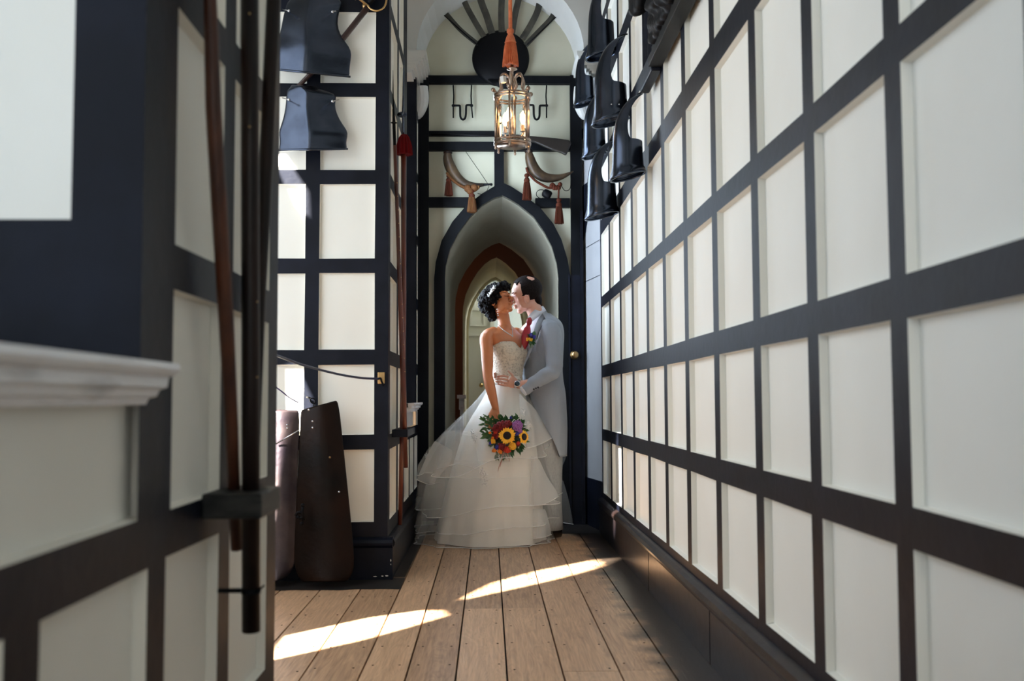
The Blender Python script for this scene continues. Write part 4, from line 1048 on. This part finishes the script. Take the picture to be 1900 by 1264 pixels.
# bodice, sweetheart neckline
b = bmesh.new(); nseg = 48; rows_ = []
BD = [(942, 634, .146, .094), (942, 645, .138, .108), (942.5, 657, .131, .117), (942.5, 668, .123, .112), (942, 682, .112, .099), (941.5, 697, .107, .093), (940.5, 706, .112, .098), (940, 714, .122, .106)]
cz = [B(940, y).z for _, y, _, _ in BD]
def bod(t, a):     # a measured from the front
    i = min(int(t), len(BD)-2); f_ = t-i; A_, B2 = BD[i], BD[i+1]
    px_, w_, d_ = (lerp(A_[j], B2[j], f_) for j in (0, 2, 3)); c = B(px_, lerp(A_[1], B2[1], f_))
    bust = 1 + .10*math.exp(-((abs(a)-.55)/.38)**2)*math.exp(-((t-2)/1.1)**2)
    return c + (fT*math.cos(a)*d_ + sT*math.sin(a)*w_)*bust
for j in range(15):
    row = []
    for i in range(nseg):
        a = -PI+2*PI*i/nseg
        top = 1.05*math.exp(-(abs(a)/.20)**2)*1.1 + (.0 if abs(a) < 1.0 else min(1.0, (abs(a)-1.0)*1.0)) + .15
        t = lerp(top, len(BD)-1, j/14); row.append(bod(t, a))
    rows_.append(row)
loft(b, rows_, cap=False); o = obj('dress_bodice', b, lace, bride, True); solidify(o, .004, 1)
b = bmesh.new()
for i in range(150):
    a = random.uniform(-1.5, 1.3); t = random.uniform(1, 6.8); ball(b, bod(t, a)*1.0 + (fT*math.cos(a)+sT*math.sin(a))*.006, random.uniform(.0018, .0034), u=6, v=4)
obj('bodice_beading', b, mat('pearl_bead', (.75, .70, .62), .2, .3), bride, True)['kind'] = 'stuff'

# skirt: satin underskirt and organza tiers
def skirt(name, prof, m, folds=9, amp=.03, phase=0, hem=None, wave=None, n=144, par=bride, flare=0, yc=.0):
    """prof: (py, left px, right px, depth radius) ; hem: a thin horsehair edge"""
    b = bmesh.new(); rings = []; N_ = len(prof)
    for j, (py, L_, R_, ry) in enumerate(prof):
        c = B((L_+R_)/2, py, yc); rx = (R_-L_)/2*KB; t = j/(N_-1); ring = []
        for i in range(n):
            a = 2*PI*i/n
            fo = 1 + amp*t**1.2*(math.sin(folds*a+phase+1.3*math.sin(2*a)) + .5*math.sin((folds*2+1)*a+phase*2))
            if flare and t > .75: fo *= 1+flare*(t-.75)*4*(.5+.5*math.sin(folds*1.5*a+phase*3))
            z = c.z
            if wave and t > .0: z += wave(a)*t**2
            ring.append(V((max(-.500+.012*math.sin(7*a), c.x+rx*math.cos(a)*fo), c.y-ry*math.sin(a)*fo, max(z, .006))))
        rings.append(ring)
    loft(b, rings, cap=False)
    o = obj(name, b, m, par, True)
    if hem:
        b = bmesh.new(); tube(b, rings[-1]+[rings[-1][0]], hem, 6, cap=False); obj('hem_band', b, hemm, o, True)
    return rings
S = [(699, 914, 967, .108), (706, 912, 968, .116), (714, 908, 969, .124), (725, 904, 971, .125), (745, 893, 977, .155), (770, 877, 983, .19), (800, 860, 990, .23), (835, 850, 994, .27), (875, 838, 998, .31), (915, 828, 1001, .34), (955, 818, 1004, .36), (990, 810, 1008, .375), (1000.6, 808, 1009, .38)]
skirt('satin_skirt', S, satin, folds=8, amp=.035, phase=.4)
T1 = [(706, 913, 968, .122), (718, 903, 970, .13), (740, 884, 981, .19), (765, 858, 994, .25), (795, 825, 1007, .30), (820, 800, 1014, .34), (842, 786, 1018, .37), (858, 778, 1020, .385)]
skirt('tulle_tier', T1, tulle, folds=9, amp=.075, phase=1.1, hem=.0022, flare=.06, wave=lambda a: -.11*(-math.cos(a))*.9 + .03*math.sin(5*a+1))
T2 = [(800, 826, 998, .30), (830, 806, 1005, .33), (870, 790, 1014, .36), (900, 782, 1024, .375), (925, 778, 1030, .385), (936, 776, 1032, .39)]
skirt('tulle_tier', T2, tulle, folds=8, amp=.075, phase=2.6, hem=.0022, flare=.05, wave=lambda a: .05*math.cos(a)+.02*math.sin(4*a+2))
T3 = [(850, 806, 1003, .33), (890, 795, 1008, .36), (930, 784, 1014, .385), (960, 778, 1018, .40), (972, 776, 1020, .405)]
skirt('tulle_tier', T3, tulle, folds=10, amp=.055, phase=.2, hem=.0022, flare=.06, wave=lambda a: .035*math.cos(a)+.012*math.sin(6*a))
T4 = [(880, 798, 1006, .35), (920, 786, 1012, .385), (960, 776, 1018, .41), (985, 771, 1021, .425), (1000.5, 768, 1022, .43)]
skirt('tulle_tier', T4, tulle, folds=12, amp=.04, phase=1.7, hem=.0024)
# folded swags of organza standing off the skirt
def swag(pts, name='tulle_swag', y0=-.2, m=tulle2, dy=.05):
    """pts: rows of photo pixels (row = top edge to hem)"""
    b = bmesh.new(); rows_ = []
    for ri, row in enumerate(pts):
        q = [V((max(-.505, p_.x), p_.y, p_.z)) for p_ in catmull([B(x, y, y0+d) for x, y, d in row], 5)]; rows_.append(q)
    loft(b, rows_, cap=False, closed=False); o = obj(name, b, m, bride, True); subsurf(o, 2)
    b = bmesh.new(); tube(b, rows_[-1], .0024, 6, smooth_n=0); obj('hem_band', b, hemm, o, True)
swag([[(963, 728, .05), (975, 742, 0), (992, 758, 0), (1003, 775, .02)], [(964, 760, 0), (985, 775, -.04), (1003, 785, -.02), (1014, 796, .02)], [(970, 800, -.03), (990, 802, -.07), (1008, 802, -.05), (1020, 806, 0)], [(975, 832, -.05), (990, 829, -.09), (1008, 822, -.07), (1024, 813, -.01)]])
swag([[(985, 845, 0), (993, 850, -.01), (1001, 853, 0)], [(985, 880, -.03), (1003, 885, -.05), (1016, 888, 0)], [(980, 915, -.05), (1006, 918, -.07), (1030, 906, .0)], [(982, 938, -.06), (1010, 936, -.08), (1037, 921, 0)]])
swag([[(985, 945, 0), (1000, 945, -.01), (1012, 945, 0)], [(985, 975, -.03), (1003, 975, -.05), (1020, 972, 0)], [(985, 1000, -.06), (1006, 998, -.07), (1023.5, 992, .0)]])
swag([[(806, 818, 0), (822, 826, -.02), (840, 836, -.02)], [(790, 850, -.02), (812, 858, -.06), (838, 862, -.05)], [(775, 885, 0), (795, 893, -.08), (815, 880, -.06)], [(773, 890, .02), (796, 899, -.07), (814, 895, -.05)]], y0=-.12)
swag([[(838, 800, 0), (855, 806, -.02), (880, 810, -.02)], [(824, 836, -.02), (850, 842, -.05), (885, 846, -.05)], [(812, 862, -.02), (848, 858, -.08), (890, 868, -.08)], [(811, 871, .0), (848, 862, -.08), (890, 872, -.08)]], y0=-.22, m=tulle)
# train seen behind his legs
swag([[(1030, 800, .45), (1040, 805, .45), (1046, 812, .45)], [(1036, 835, .42), (1044, 838, .42), (1054, 843, .42)], [(1040, 862, .42), (1041, 864, .42), (1043, 866, .42)]], y0=.0, m=tulle)
swag([[(1030, 880, .45), (1040, 885, .45), (1046, 895, .45)], [(1034, 920, .42), (1046, 922, .42), (1055, 925, .42)], [(1036, 968, .42), (1050, 971, .42), (1064, 973, .42)]], y0=.0, m=tulle)
# beaded appliques
def applique(cx0, cy0, w, h, d, n=70):
    b = bmesh.new()
    for i in range(n):
        x, y = random.gauss(0, w*.4), random.gauss(0, h*.4); ball(b, B(cx0+x+y*.2, cy0+y, d), (.0045, .002, random.uniform(.003, .006)), u=6, v=4)
    o = obj('applique', b, bead, bride, True); o['kind'] = 'stuff'
applique(879, 812, 6, 16, -.20, 45); applique(897, 885, 8, 20, -.34, 55); applique(980, 790, 9, 9, -.30, 55); applique(971, 765, 3, 8, -.24, 25); applique(793, 848, 6, 8, -.10, 25)

# ------------------------------------------------------------------ GROOM
groom = thing('person', 'groom in pale grey morning suit with crimson tie, hand on the waist of the bride', 'person', (G(1010, 900).x, YG, 0))
fG = V((-.93, -.16, -.22)).normalized(); sG = V((.16, -.985, 0)).normalized()
uG = sG.cross(fG); uG = uG if uG.z > 0 else -uG
hg = G(974.6, 547, -.02)
g_ = bmesh.new()
qG = add_head(g_, hg, fG, uG, sG, 1.06, ef=.022, eu=-.026)
tube(g_, [hg+V((.025, .0, -.02)), G(986, 563, -.01), G(991, 575, -.01), G(995, 585, 0), G(1000, 596, 0)], [.045, .052, .055, .058, .068], 18, smooth_n=3)
fJ, sJ = V((-.88, -.47, 0)).normalized(), V((.47, -.88, 0)).normalized()
def jr(px, py, w, d, n=28, off=0):
    return ell_ring(G(px, py)+fJ*off, sJ*w, fJ*d, n)
GT = [(1000, 588, .06, .055), (1003, 597, .12, .07), (1005, 607, .165, .085), (1006, 625, .172, .10), (1005, 655, .160, .108), (1005, 690, .140, .098), (1008, 715, .125, .09), (1010, 745, .115, .085)]
loft(g_, [jr(*a) for a in GT])
for s, px in ((1, 1013), (-1, 1008)):
    o_ = sJ*s*.06
    limb(g_, [G(px-2, 760)+o_, G(px-2, 870)+o_, G(px-1, 978)+o_], [.070, .050, .038])
# his left arm (near the camera) reaches to her waist
shG, elG, wrG = G(1023, 617, -.15), G(1027, 690, -.24), G(962.5, 714.5, -.28)
limb(g_, [G(1012, 610, -.08), shG, G(1027, 655, -.20), elG, G(998, 708, -.27), wrG], [.045, .05, .042, .034, .032, .027])
limb(g_, [G(988, 607, .10), G(975, 620, .16), G(962, 660, .18), G(950, 690, .16)], [.05, .05, .042, .036])
palmG = G(949.5, 709, -.285)
hand_fingers(g_, wrG, palmG, [
    [G(944, 700, -.287), G(937, 698, -.287), G(929.5, 697.6, -.280), G(923, 698.6, -.268)],
    [G(943, 705.5, -.287), G(935.5, 703.8, -.289), G(927, 703.2, -.280), G(919.3, 703.6, -.264)],
    [G(943, 711, -.287), G(935.5, 709.8, -.289), G(927, 708.6, -.280), G(919.8, 708.2, -.264)],
    [G(944.5, 716, -.287), G(937.5, 715.6, -.287), G(930.5, 714.4, -.280), G(924, 713, -.268)]],
    [G(955, 704, -.285), G(951.5, 697.5, -.290), G(947, 692.8, -.288), G(943, 688.6, -.280)], nrm=V((.1, 1, 0)).normalized(), fr=.0066)
# fingertips of his other hand on her far side
for x, y in ((917.5, 693), (918.5, 697), (917.6, 700.5)):
    tube(g_, [G(926, y, -.10), G(920, y, -.17), G(x-1.0, y, -.20)], [.008, .008, .007], 8)
bm_ = remesh(g_, .0033, 7); bvG = BVHTree.FromBMesh(bm_)
obj('body', bm_, skin_g, groom, True)
for d in (-1, 1):
    stroke('eyebrow', bvG, qG, [(.10, .027, d*.014), (.10, .033, d*.028), (.085, .030, d*.046)], [.0024, .0030, .0016], hair_g, groom)
    stroke('eyelashes', bvG, qG, [(.10, .003, d*.017), (.10, -.001, d*.030), (.09, .003, d*.044)], [.001, .0016, .0012], hair_g, groom)
mat('pink_lips', (.50, .17, .15), .4)
# hair: short shell with a receding temple and a thin crown
b = bmesh.new(); f, u, s = fG, uG, sG
grid = {}; nu, nv = 72, 40; k_ = 1.06
cH = hg+(f*-.018+u*.032)*k_; rad = V((.098, .074, .086))*k_*1.075
def hv(i, j):
    th = 2*PI*i/nu; ph = PI*j/nv
    d = V((math.sin(ph)*math.cos(th), math.sin(ph)*math.sin(th), math.cos(ph)))
    nn = 1+.018*noise.noise(d*14)+.010*noise.noise(d*40)
    return d, cH + (f*d.x*rad.x + s*d.y*rad.y + u*d.z*rad.z)*nn
def keep(d):
    fx, sy, uz = d.x*.098-.018, d.y*.074, d.z*.086+.032
    hair = fx < .050 + .1*max(0, uz-.08) - (.022 if abs(sy) > .045 else 0) if uz > .045 else fx < .022-.02*(abs(sy) > .04)
    if uz < .045: hair = fx < .030
    if uz < -.008: hair = fx < -.012
    if uz < -.052: hair = False
    if (V((fx+.050, sy-.034, uz-.094))).length < .027: hair = False      # thin crown
    return hair
vv = {}
for i in range(nu):
    for j in range(1, nv):
        cds = [hv((i+a)%nu, j+b2-1+0)[0] for a, b2 in ((0, 0), (1, 0), (1, 1), (0, 1))]
        dm = sum(cds, V())/4
        if not keep(dm): continue
        fs = []
        for a, b2 in ((0, 0), (1, 0), (1, 1), (0, 1)):
            kk = ((i+a) % nu, j+b2-1)
            if kk[1] == 0: kk = (0, 0)
            if kk not in vv: vv[kk] = b.verts.new(hv(*kk)[1])
            if vv[kk] not in fs: fs.append(vv[kk])
        if len(fs) > 2:
            try: b.faces.new(fs)
            except ValueError: pass
ball(b, G(996.5, 557, -.01), (.036, .052, .046), u=20, v=14)
o = obj('hair', b, hair_g, groom, True); solidify(o, .009, -1); subsurf(o, 1)

def garment(name, rings, m, par, t=.005, open_=None, n=None):
    """rings: lists of points, index 0 = front; open_(j, a) removes faces around the front"""
    b = bmesh.new(); vs_ = [[b.verts.new(p) for p in r_] for r_ in rings]; n = len(rings[0])
    for j in range(len(rings)-1):
        for i in range(n):
            a = -PI+2*PI*(i+.5)/n
            if open_ and open_(j+.5, a): continue
            b.faces.new((vs_[j][i], vs_[j][(i+1) % n], vs_[j+1][(i+1) % n], vs_[j+1][i]))
    o = obj(name, b, m, par, True); solidify(o, t, 1); return o
def gring(px, py, w, d, n=64, off=0, fold=0, ph=0):
    c = G(px, py)+fJ*off
    return [c + (fJ*math.cos(a)*d + sJ*math.sin(a)*w)*(1+fold*math.sin(5*a+ph)) for a in [-PI+2*PI*i/n for i in range(n)]]
# shirt and waistcoat
garment('shirt', [gring(1001, 585, .064, .060), gring(1003, 592, .085, .072), gring(1004, 602, .15, .09), gring(1005, 625, .176, .108), gring(1004, 665, .166, .114), gring(1005, 700, .155, .112)], shirt, groom)
garment('waistcoat', [gring(1004, 640, .178, .114), gring(1004, 665, .170, .120), gring(1005, 690, .160, .117), gring(1006, 715, .160, .118), gring(1008, 732, .164, .122)], suit, groom, open_=lambda j, a: j < 1.2 and abs(a) < .25)
# collar
b = bmesh.new()
ring0 = [(979, 589, -.10), (986, 580.5, -.085), (996, 572.5, -.05), (1005, 568.5, .0), (1008, 570, .05), (1000, 576, .09), (988, 585, .08), (980, 592, .03)]
ring1 = [(984, 600, -.125), (993, 592, -.105), (1004, 583, -.06), (1012.5, 577, .0), (1012, 578, .06), (1003, 586, .10), (990, 596, .09), (982, 603, .03)]
loft(b, [catmull([G(*p) for p in ring0], 4), catmull([G(*p) for p in ring1], 4)], cap=False, closed=False); o = obj('shirt_collar', b, shirt, groom, True); solidify(o, .004)
# tie
b = bmesh.new()
tube(b, [G(982.5, 590, -.10), G(982.2, 594, -.115), G(981.5, 600, -.12), G(980.3, 604, -.12), G(978.5, 611, -.135), G(976, 624, -.145), G(973.5, 640, -.142), G(971.5, 652, -.135)], [.010, .019, .018, .013, .024, .032, .021, .003], 16, smooth_n=4, sy=.55, sx=1)
for v in b.verts: v.co.y += .0035*math.sin(v.co.x*260+v.co.z*90)
obj('tie', b, tiem, groom, True)
# coat
JS = [(1003, 583, .075, .066), (1005, 589, .11, .080), (1007, 596, .155, .093), (1008, 605, .185, .105), (1008, 620, .192, .118), (1007, 640, .186, .124), (1006.5, 662, .176, .126), (1006.5, 684, .168, .124), (1008, 705, .166, .124, .005), (1010.5, 730, .172, .130, .01), (1011, 760, .176, .136, .012), (1012, 790, .176, .138, .015), (1012, 820, .174, .138, .018), (1012, 846, .170, .136, .02)]
openj = [1.15, 1.05, .95, .80, .66, .52, .38, .22, .10, .12, .42, .88, 1.33, 1.62]
def sheet_ring(j, px, py, w, d, fold=0, n=72):
    c = G(px, py); lim = openj[j]
    return [c + (fJ*math.cos(a)*d + sJ*math.sin(a)*w)*(1+fold*math.sin(5*a)) for a in [lim+(2*PI-2*lim)*i/n for i in range(n+1)]]
b = bmesh.new(); loft(b, catmull_rows([sheet_ring(j, *a) for j, a in enumerate(JS)]), cap=False, closed=False); o = obj('coat', b, suit, groom, True); solidify(o, .006, 0)
# edge piping of the cutaway front
b = bmesh.new()
q = [sheet_ring(j, *JS[j])[0] for j in range(8, 14)]
tube(b, q, .0030, 6, smooth_n=4); obj('coat_edge', b, trimm, groom, True)
# lapels
def lapel(pts, name='lapel'):
    b = bmesh.new(); loft(b, [catmull([G(*p) for p in r_], 5) for r_ in pts], cap=False, closed=False); o = obj(name, b, mat('suit_lapel', (.235, .262, .31), .7, sheen=.2) if 'suit_lapel' not in MATS else MATS['suit_lapel'], groom, True); solidify(o, .006); return o
lapel([[(1010, 579, -.02), (1003, 586, -.085), (995, 600, -.145), (988, 622, -.175), (981, 648, -.183), (971, 680, -.175)],
       [(1017, 586, -.05), (1013, 592, -.10), (1004, 605, -.158), (997, 625, -.182), (987, 650, -.188), (972, 682, -.178)]])
lapel([[(1012, 577, -.01), (1009, 584, -.06), (1004, 592, -.10)], [(1018, 584, -.03), (1016, 590, -.075), (1011, 598, -.125)]], 'coat_collar')
b = bmesh.new(); tube(b, [G(1014, 588, -.11), G(1010, 597, -.15), G(1002, 612, -.178), G(996, 630, -.190)], .0022, 6, smooth_n=4); obj('lapel_edge', b, trimm, groom, True)
# sleeve, cuff, buttons
b = bmesh.new()
tube(b, [G(1014, 607, -.09), G(1020, 612, -.135), G(1025, 630, -.17), G(1028, 655, -.205), G(1028.5, 677, -.235), G(1024, 690, -.25), G(1012, 698, -.262), G(995, 708, -.272), G(981, 718, -.28), G(971.5, 725, -.284)],
     [.058, .070, .066, .062, .057, .055, .051, .046, .042, .040], 22, smooth_n=3, cap=True)
b = remesh(b, .006, 3)
for v in b.verts:
    v.co += v.normal*(.0035*noise.noise(V((v.co.x*22, v.co.y*8, v.co.z*16)))+.003*math.sin(v.co.z*75+v.co.x*28)*max(0, 1-abs(v.co.z-B(0, 692).z)*7))
obj('coat_sleeve', b, suit, groom, True)
b = bmesh.new(); tube(b, [G(975, 722, -.283), G(969, 726.5, -.286)], [.0375, .0372], 20); o = obj('shirt_cuff', b, shirt, groom, True)
b = bmesh.new(); tube(b, [G(972, 724.5, -.283), G(967, 721, -.285)], [.0, .0], 8); b.free()
for i, (x, y) in enumerate(((990.5, 722.5), (994.5, 720.8), (998.5, 719.2))):
    b = bmesh.new(); lathe(b, G(x, y, -.318), [(.0065, 0), (.006, .003), (.001, .004)], 12, axis=V((0, -1, 0))); obj('cuff_button', b, trimm, groom, True)
# watch on the wrist
wd = (G(966, 717.5, -.282)-G(954, 710, -.282)).normalized()
b = bmesh.new(); cw = G(959.3, 712.5, -.282); a_, b__ = frame_of(wd)
loft(b, [ell_ring(cw-wd*.010, a_*.031, b__*.031, 24), ell_ring(cw+wd*.010, a_*.031, b__*.031, 24)]); wt = obj('watch', b, silver, groom, True)
b = bmesh.new(); lathe(b, cw+V((0, -.024, 0)), [(.021, 0), (.021, .010), (.018, .012)], 24, axis=V((0, -1, 0))); obj('watch_case', b, silver, wt, True)
b = bmesh.new(); lathe(b, cw+V((0, -.0365, 0)), [(.0165, 0), (.001, .001)], 24, axis=V((0, -1, 0))); obj('watch_dial', b, glassd, wt, True)
# trousers
for s, px in ((1, 1013), (-1, 1006)):
    o_ = sJ*s*.066; b = bmesh.new(); rings = []
    for py, w, d, dx in ((724, .080, .10, -3), (760, .092, .103, -3), (800, .088, .100, -3), (850, .082, .092, -3), (900, .076, .086, -2), (940, .072, .084, -1), (965, .071, .086, 0), (981, .073, .090, 0)):
        c = G(px+dx, py)+o_; rings.append([c+(fJ*math.cos(a)*d+sJ*math.sin(a)*w)*(1+.02*math.sin(3*a+py*.03)+.05*max(0, math.cos(a))**6) for a in [2*PI*i/40 for i in range(40)]])
    loft(b, rings); obj('trouser_leg', b, trous, groom, True)
    # shoe
    c = G(px, 990)+o_; c.z = 0; b = bmesh.new(); fr_ = V((-.80, -.60, 0)).normalized(); sd = V((-fr_.y, fr_.x, 0))
    loft(b, [ell_ring(c+fr_*x+V((0, 0, h+.004)), sd*w, V((0, 0, h)), 18) for x, w, h in ((-.085, .022, .030), (-.07, .034, .042), (-.03, .038, .050), (.02, .040, .046), (.07, .046, .032), (.13, .046, .026), (.18, .036, .020), (.205, .012, .010))])
    obj('shoe', b, shoem, groom, True)
# buttonhole
r = thing('buttonhole', 'groom lapel buttonhole of a yellow flower, thistle and green sprigs', 'buttonhole', G(987, 628, -.20))
def leaf(bm, base, dir_, L_, w, nrm=V((0, -1, 0)), bend=.2):
    d = dir_.normalized(); s = d.cross(nrm).normalized(); n2 = s.cross(d)
    a = [base + d*L_*t + n2*bend*L_*t*t for t in (0, .3, .6, 1)]; ww = (0.15, 1, .8, .02)
    vs_ = [(bm.verts.new(p+s*w*q_), bm.verts.new(p+n2*-w*.25*q_), bm.verts.new(p-s*w*q_)) for p, q_ in zip(a, ww)]
    for i in range(3):
        bm.faces.new((vs_[i][0], vs_[i][1], vs_[i+1][1], vs_[i+1][0])); bm.faces.new((vs_[i][1], vs_[i][2], vs_[i+1][2], vs_[i+1][1]))
b = bmesh.new()
for i in range(16):
    a = random.uniform(0, 2*PI); leaf(b, G(987+random.uniform(-3, 3), 628+random.uniform(-5, 8), -.205), V((math.cos(a), -.4, math.sin(a))), .04, .008)
obj('sprig_leaves', b, leafm, r)
b = bmesh.new()
for i in range(16): ball(b, G(982.5+random.uniform(-4.5, 4.5), 630+random.uniform(-2, 2), -.225), .007, u=7, v=5)
obj('yellow_flower', b, yel, r, True)
for x, y, m_, n_ in ((985, 622, bluef, 'thistle_head'), (991, 619, MATS['green_leaf'], 'seed_head'), (991, 625, bluef, 'thistle_head'), (984, 636, MATS['green_leaf'], 'seed_head')):
    b = bmesh.new(); ball(b, G(x, y, -.215), (.012, .012, .016)); obj(n_, b, m_, r, True)
b = bmesh.new(); tube(b, [G(986, 630, -.205), G(984, 645, -.20)], .003, 6); tube(b, [G(988, 630, -.205), G(987, 646, -.20)], .003, 6); obj('stems', b, stemm, r)

# ------------------------------------------------------------------ BOUQUET
Yq = 6.50
Q_ = lambda x, y, d=0: P(x, y, Y=Yq+d)
kq = Yq/F
r = thing('bouquet', 'hand-tied bouquet of sunflowers, red and purple blooms hanging from the hand of the bride', 'bouquet', Q_(942, 812))
b = bmesh.new()
for i in range(13):
    y = random.uniform(768, 790); tube(b, [Q_(922, 785+random.uniform(-4, 4), .03), Q_(909, lerp(783, y, .5), .03+random.uniform(-.02, .02)), Q_(random.uniform(893, 900), y, .02+random.uniform(-.03, .03))], .0035, 6, smooth_n=2)
obj('stems', b, stemm, r, True)
b = bmesh.new()
for i in range(150):
    a = random.uniform(0, 2*PI); rr_ = random.uniform(20, 33)
    x, y = 940+math.cos(a)*rr_*1.02, 810+math.sin(a)*rr_*.92
    leaf(b, Q_(x, y, random.uniform(-.02, .05)), V((math.cos(a)+random.uniform(-.6, .6), random.uniform(-.6, .2), -math.sin(a)+random.uniform(-.6, .6))), random.uniform(.03, .05), random.uniform(.006, .010))
for i in range(46):
    t = random.random(); leaf(b, Q_(lerp(893, 977, t), lerp(778, 778, t)+random.uniform(-4, 9), -.02), V((random.uniform(-1, 1.2), -.5, random.uniform(0, 1.2))), random.uniform(.03, .045), .008)
for i in range(26): leaf(b, Q_(random.uniform(918, 948), random.uniform(836, 846), -.02), V((random.uniform(-.7, .7), -.3, -1)), random.uniform(.03, .05), .007)
for i in range(20): leaf(b, Q_(random.uniform(897, 912), random.uniform(785, 815), -.02), V((-1, -.3, random.uniform(-.8, .8))), .04, .007)
obj('leaves', b, leafm, r)
b = bmesh.new(); ball(b, Q_(940, 812, .04), (.105, .06, .095)); obj('foliage_core', b, mat('dark_foliage', (.008, .02, .008), .7, bump=1, bscale=60), r, True)
def sunflower(cx0, cy0, R_, nrm, d=-.06, rc=.42, npet=18):
    c = Q_(cx0, cy0, d); nrm = nrm.normalized(); a_, b2 = frame_of(nrm)
    fl = bmesh.new()
    for ly in range(2):
        for i in range(npet):
            a = 2*PI*(i+.5*ly)/npet+random.uniform(-.08, .08); D = a_*math.cos(a)+b2*math.sin(a)
            leaf(fl, c+D*R_*rc*.6-nrm*.004*ly, D+nrm*random.uniform(.05, .3), R_*random.uniform(.55, .72), R_*.17, nrm=nrm, bend=-.15)
    s = obj('sunflower', fl, sunp, r); 
    fl = bmesh.new(); lathe(fl, c, [(R_*rc, -.004), (R_*rc, .006), (R_*rc*.7, .012), (.001, .012)], 24, axis=nrm); obj('flower_centre', fl, sunc, s, True)
sunflower(941, 808.5, 17.5*kq, V((-.1, -1, .1)), -.085)
sunflower(972, 811, 15*kq, V((.75, -.65, .1)), -.04)
def bloom(name, cx0, cy0, rr_, m, n=30, d=-.05, rs=.3, flat=.7):
    b = bmesh.new(); R_ = rr_*kq; ball(b, Q_(cx0, cy0, d), (R_*.85, R_*.6, R_*.85))
    for i in range(n):
        a, e_ = random.uniform(0, 2*PI), random.uniform(0, 1.3); D = V((math.cos(a)*math.cos(e_), -math.sin(e_)*flat, math.sin(a)*math.cos(e_)))
        ball(b, Q_(cx0, cy0, d)+D*R_*.82, R_*rs*random.uniform(.7, 1.1), u=8, v=6)
    obj(name, b, m, r, True)
bloom('cockscomb', 936, 789, 9, redf, 40, -.055, .32); bloom('cockscomb', 921, 795, 8, redf, 40, -.05, .32); bloom('cockscomb', 928, 792, 9, redf, 40, -.06, .3); bloom('cockscomb', 945, 786, 6, redf, 24, -.05, .32)
bloom('purple_bloom', 960, 790, 11, purf, 80, -.06, .17); bloom('purple_bloom', 965, 800, 5, purf, 30, -.06, .22)
bloom('yellow_bloom', 951, 828, 8, yel, 60, -.07, .18)
bloom('red_rose', 920, 808, 7, redf, 26, -.05); bloom('red_rose', 919, 803, 4, scarf, 16, -.06); bloom('red_rose', 931, 829, 8, redf, 26, -.055); bloom('scarlet_bloom', 941, 835, 7, scarf, 26, -.06)
bloom('red_rose', 961, 824, 5, redf, 20, -.05); bloom('scarlet_bloom', 962, 822, 3, scarf, 16, -.065)
bloom('orange_bloom', 915, 819, 5, yel, 22, -.06); bloom('orange_bloom', 909, 803, 3, orf, 12, -.05); bloom('orange_bloom', 917, 836, 4.5, orf, 18, -.05); bloom('orange_bloom', 928, 838, 4.5, orf, 18, -.055); bloom('orange_bloom', 914, 813, 3, orf, 12, -.06)
bloom('blue_bloom', 960, 805, 4.5, bluef, 16, -.06); bloom('blue_bloom', 910, 823, 3.5, bluef, 14, -.05); bloom('blue_bloom', 948, 775, 3, bluef, 12, -.03); bloom('blue_bloom', 922, 830, 4.5, bluef, 16, -.06)
b = bmesh.new()
for x, y in ((933, 842), (938, 845), (930, 858), (926, 866), (944, 848), (936, 838)):
    tube(b, [Q_(938, 836, -.04), Q_(x, y, -.06), Q_(x-(2 if x < 938 else -1), y+9, -.05)], [.0015, .0022, .0012], 5, smooth_n=2)
obj('grass_heads', b, strawf, r)
# ================================================================== LIGHT
def area(name, loc, rot, sx, sy, power, col):
    l = bpy.data.lights.new(name, 'AREA'); l.shape = 'RECTANGLE'; l.size = sx; l.size_y = sy
    l.energy = power; l.color = col
    o = bpy.data.objects.new(name, l); o.location = loc; o.rotation_euler = rot; COL.objects.link(o); return o
SUN_D = V((.576, .576, -.581))
l = bpy.data.lights.new('sun', 'SUN'); l.energy = 150; l.angle = math.radians(1.0); l.color = (1, .93, .82)
o = bpy.data.objects.new('sun', l); o.rotation_euler = SUN_D.to_track_quat('-Z', 'Y').to_euler(); o.location = (-6, -3, 6); COL.objects.link(o)
RX = (0, -PI/2, 0)   # faces +X
area('window_light_near', (-1.22, .1, 2.2), RX, 2.2, 2.2, 36, (.66, .80, 1))
area('window_light_bay', (-1.82, 4.0, 2.1), RX, 2.4, 2.4, 76, (.80, .89, 1))
area('window_light_far', (-.358, 7.02, 2.2), RX, 2.0, .6, 75, (.70, .84, 1))
area('fill_light_behind', (0, -2.0, 1.7), (PI/2, 0, PI), 1.2, 2.4, 120, (1, .975, .94))  # added fill from behind the camera, brightens couple and floor
area('hall_end_light', (.8, 13.6, 3.0), (0, 0, 0), 1.2, .8, 110, (.95, 1, .98))
area('lobby_lamp', (-1.3, 10.6, 2.4), (0, math.radians(-60), 0), .3, .3, 5, (1, .55, .25))
w = bpy.data.worlds.new('sky'); scn.world = w; w.use_nodes = True
bg = w.node_tree.nodes['Background']; bg.inputs[0].default_value = (.60, .78, 1, 1); bg.inputs[1].default_value = 1.2
vs = scn.view_settings; scn.display_settings.display_device = 'sRGB'
vs.view_transform = 'Standard'; vs.look = 'None'; vs.gamma = 1; vs.use_curve_mapping = False; vs.exposure = -.45
scn.cycles.use_denoising = True
scn.cycles.max_bounces = 8; scn.cycles.diffuse_bounces = 5; scn.cycles.glossy_bounces = 3; scn.cycles.transparent_max_bounces = 24
scn.cycles.sample_clamp_indirect = 6
bpy.context.view_layer.update()
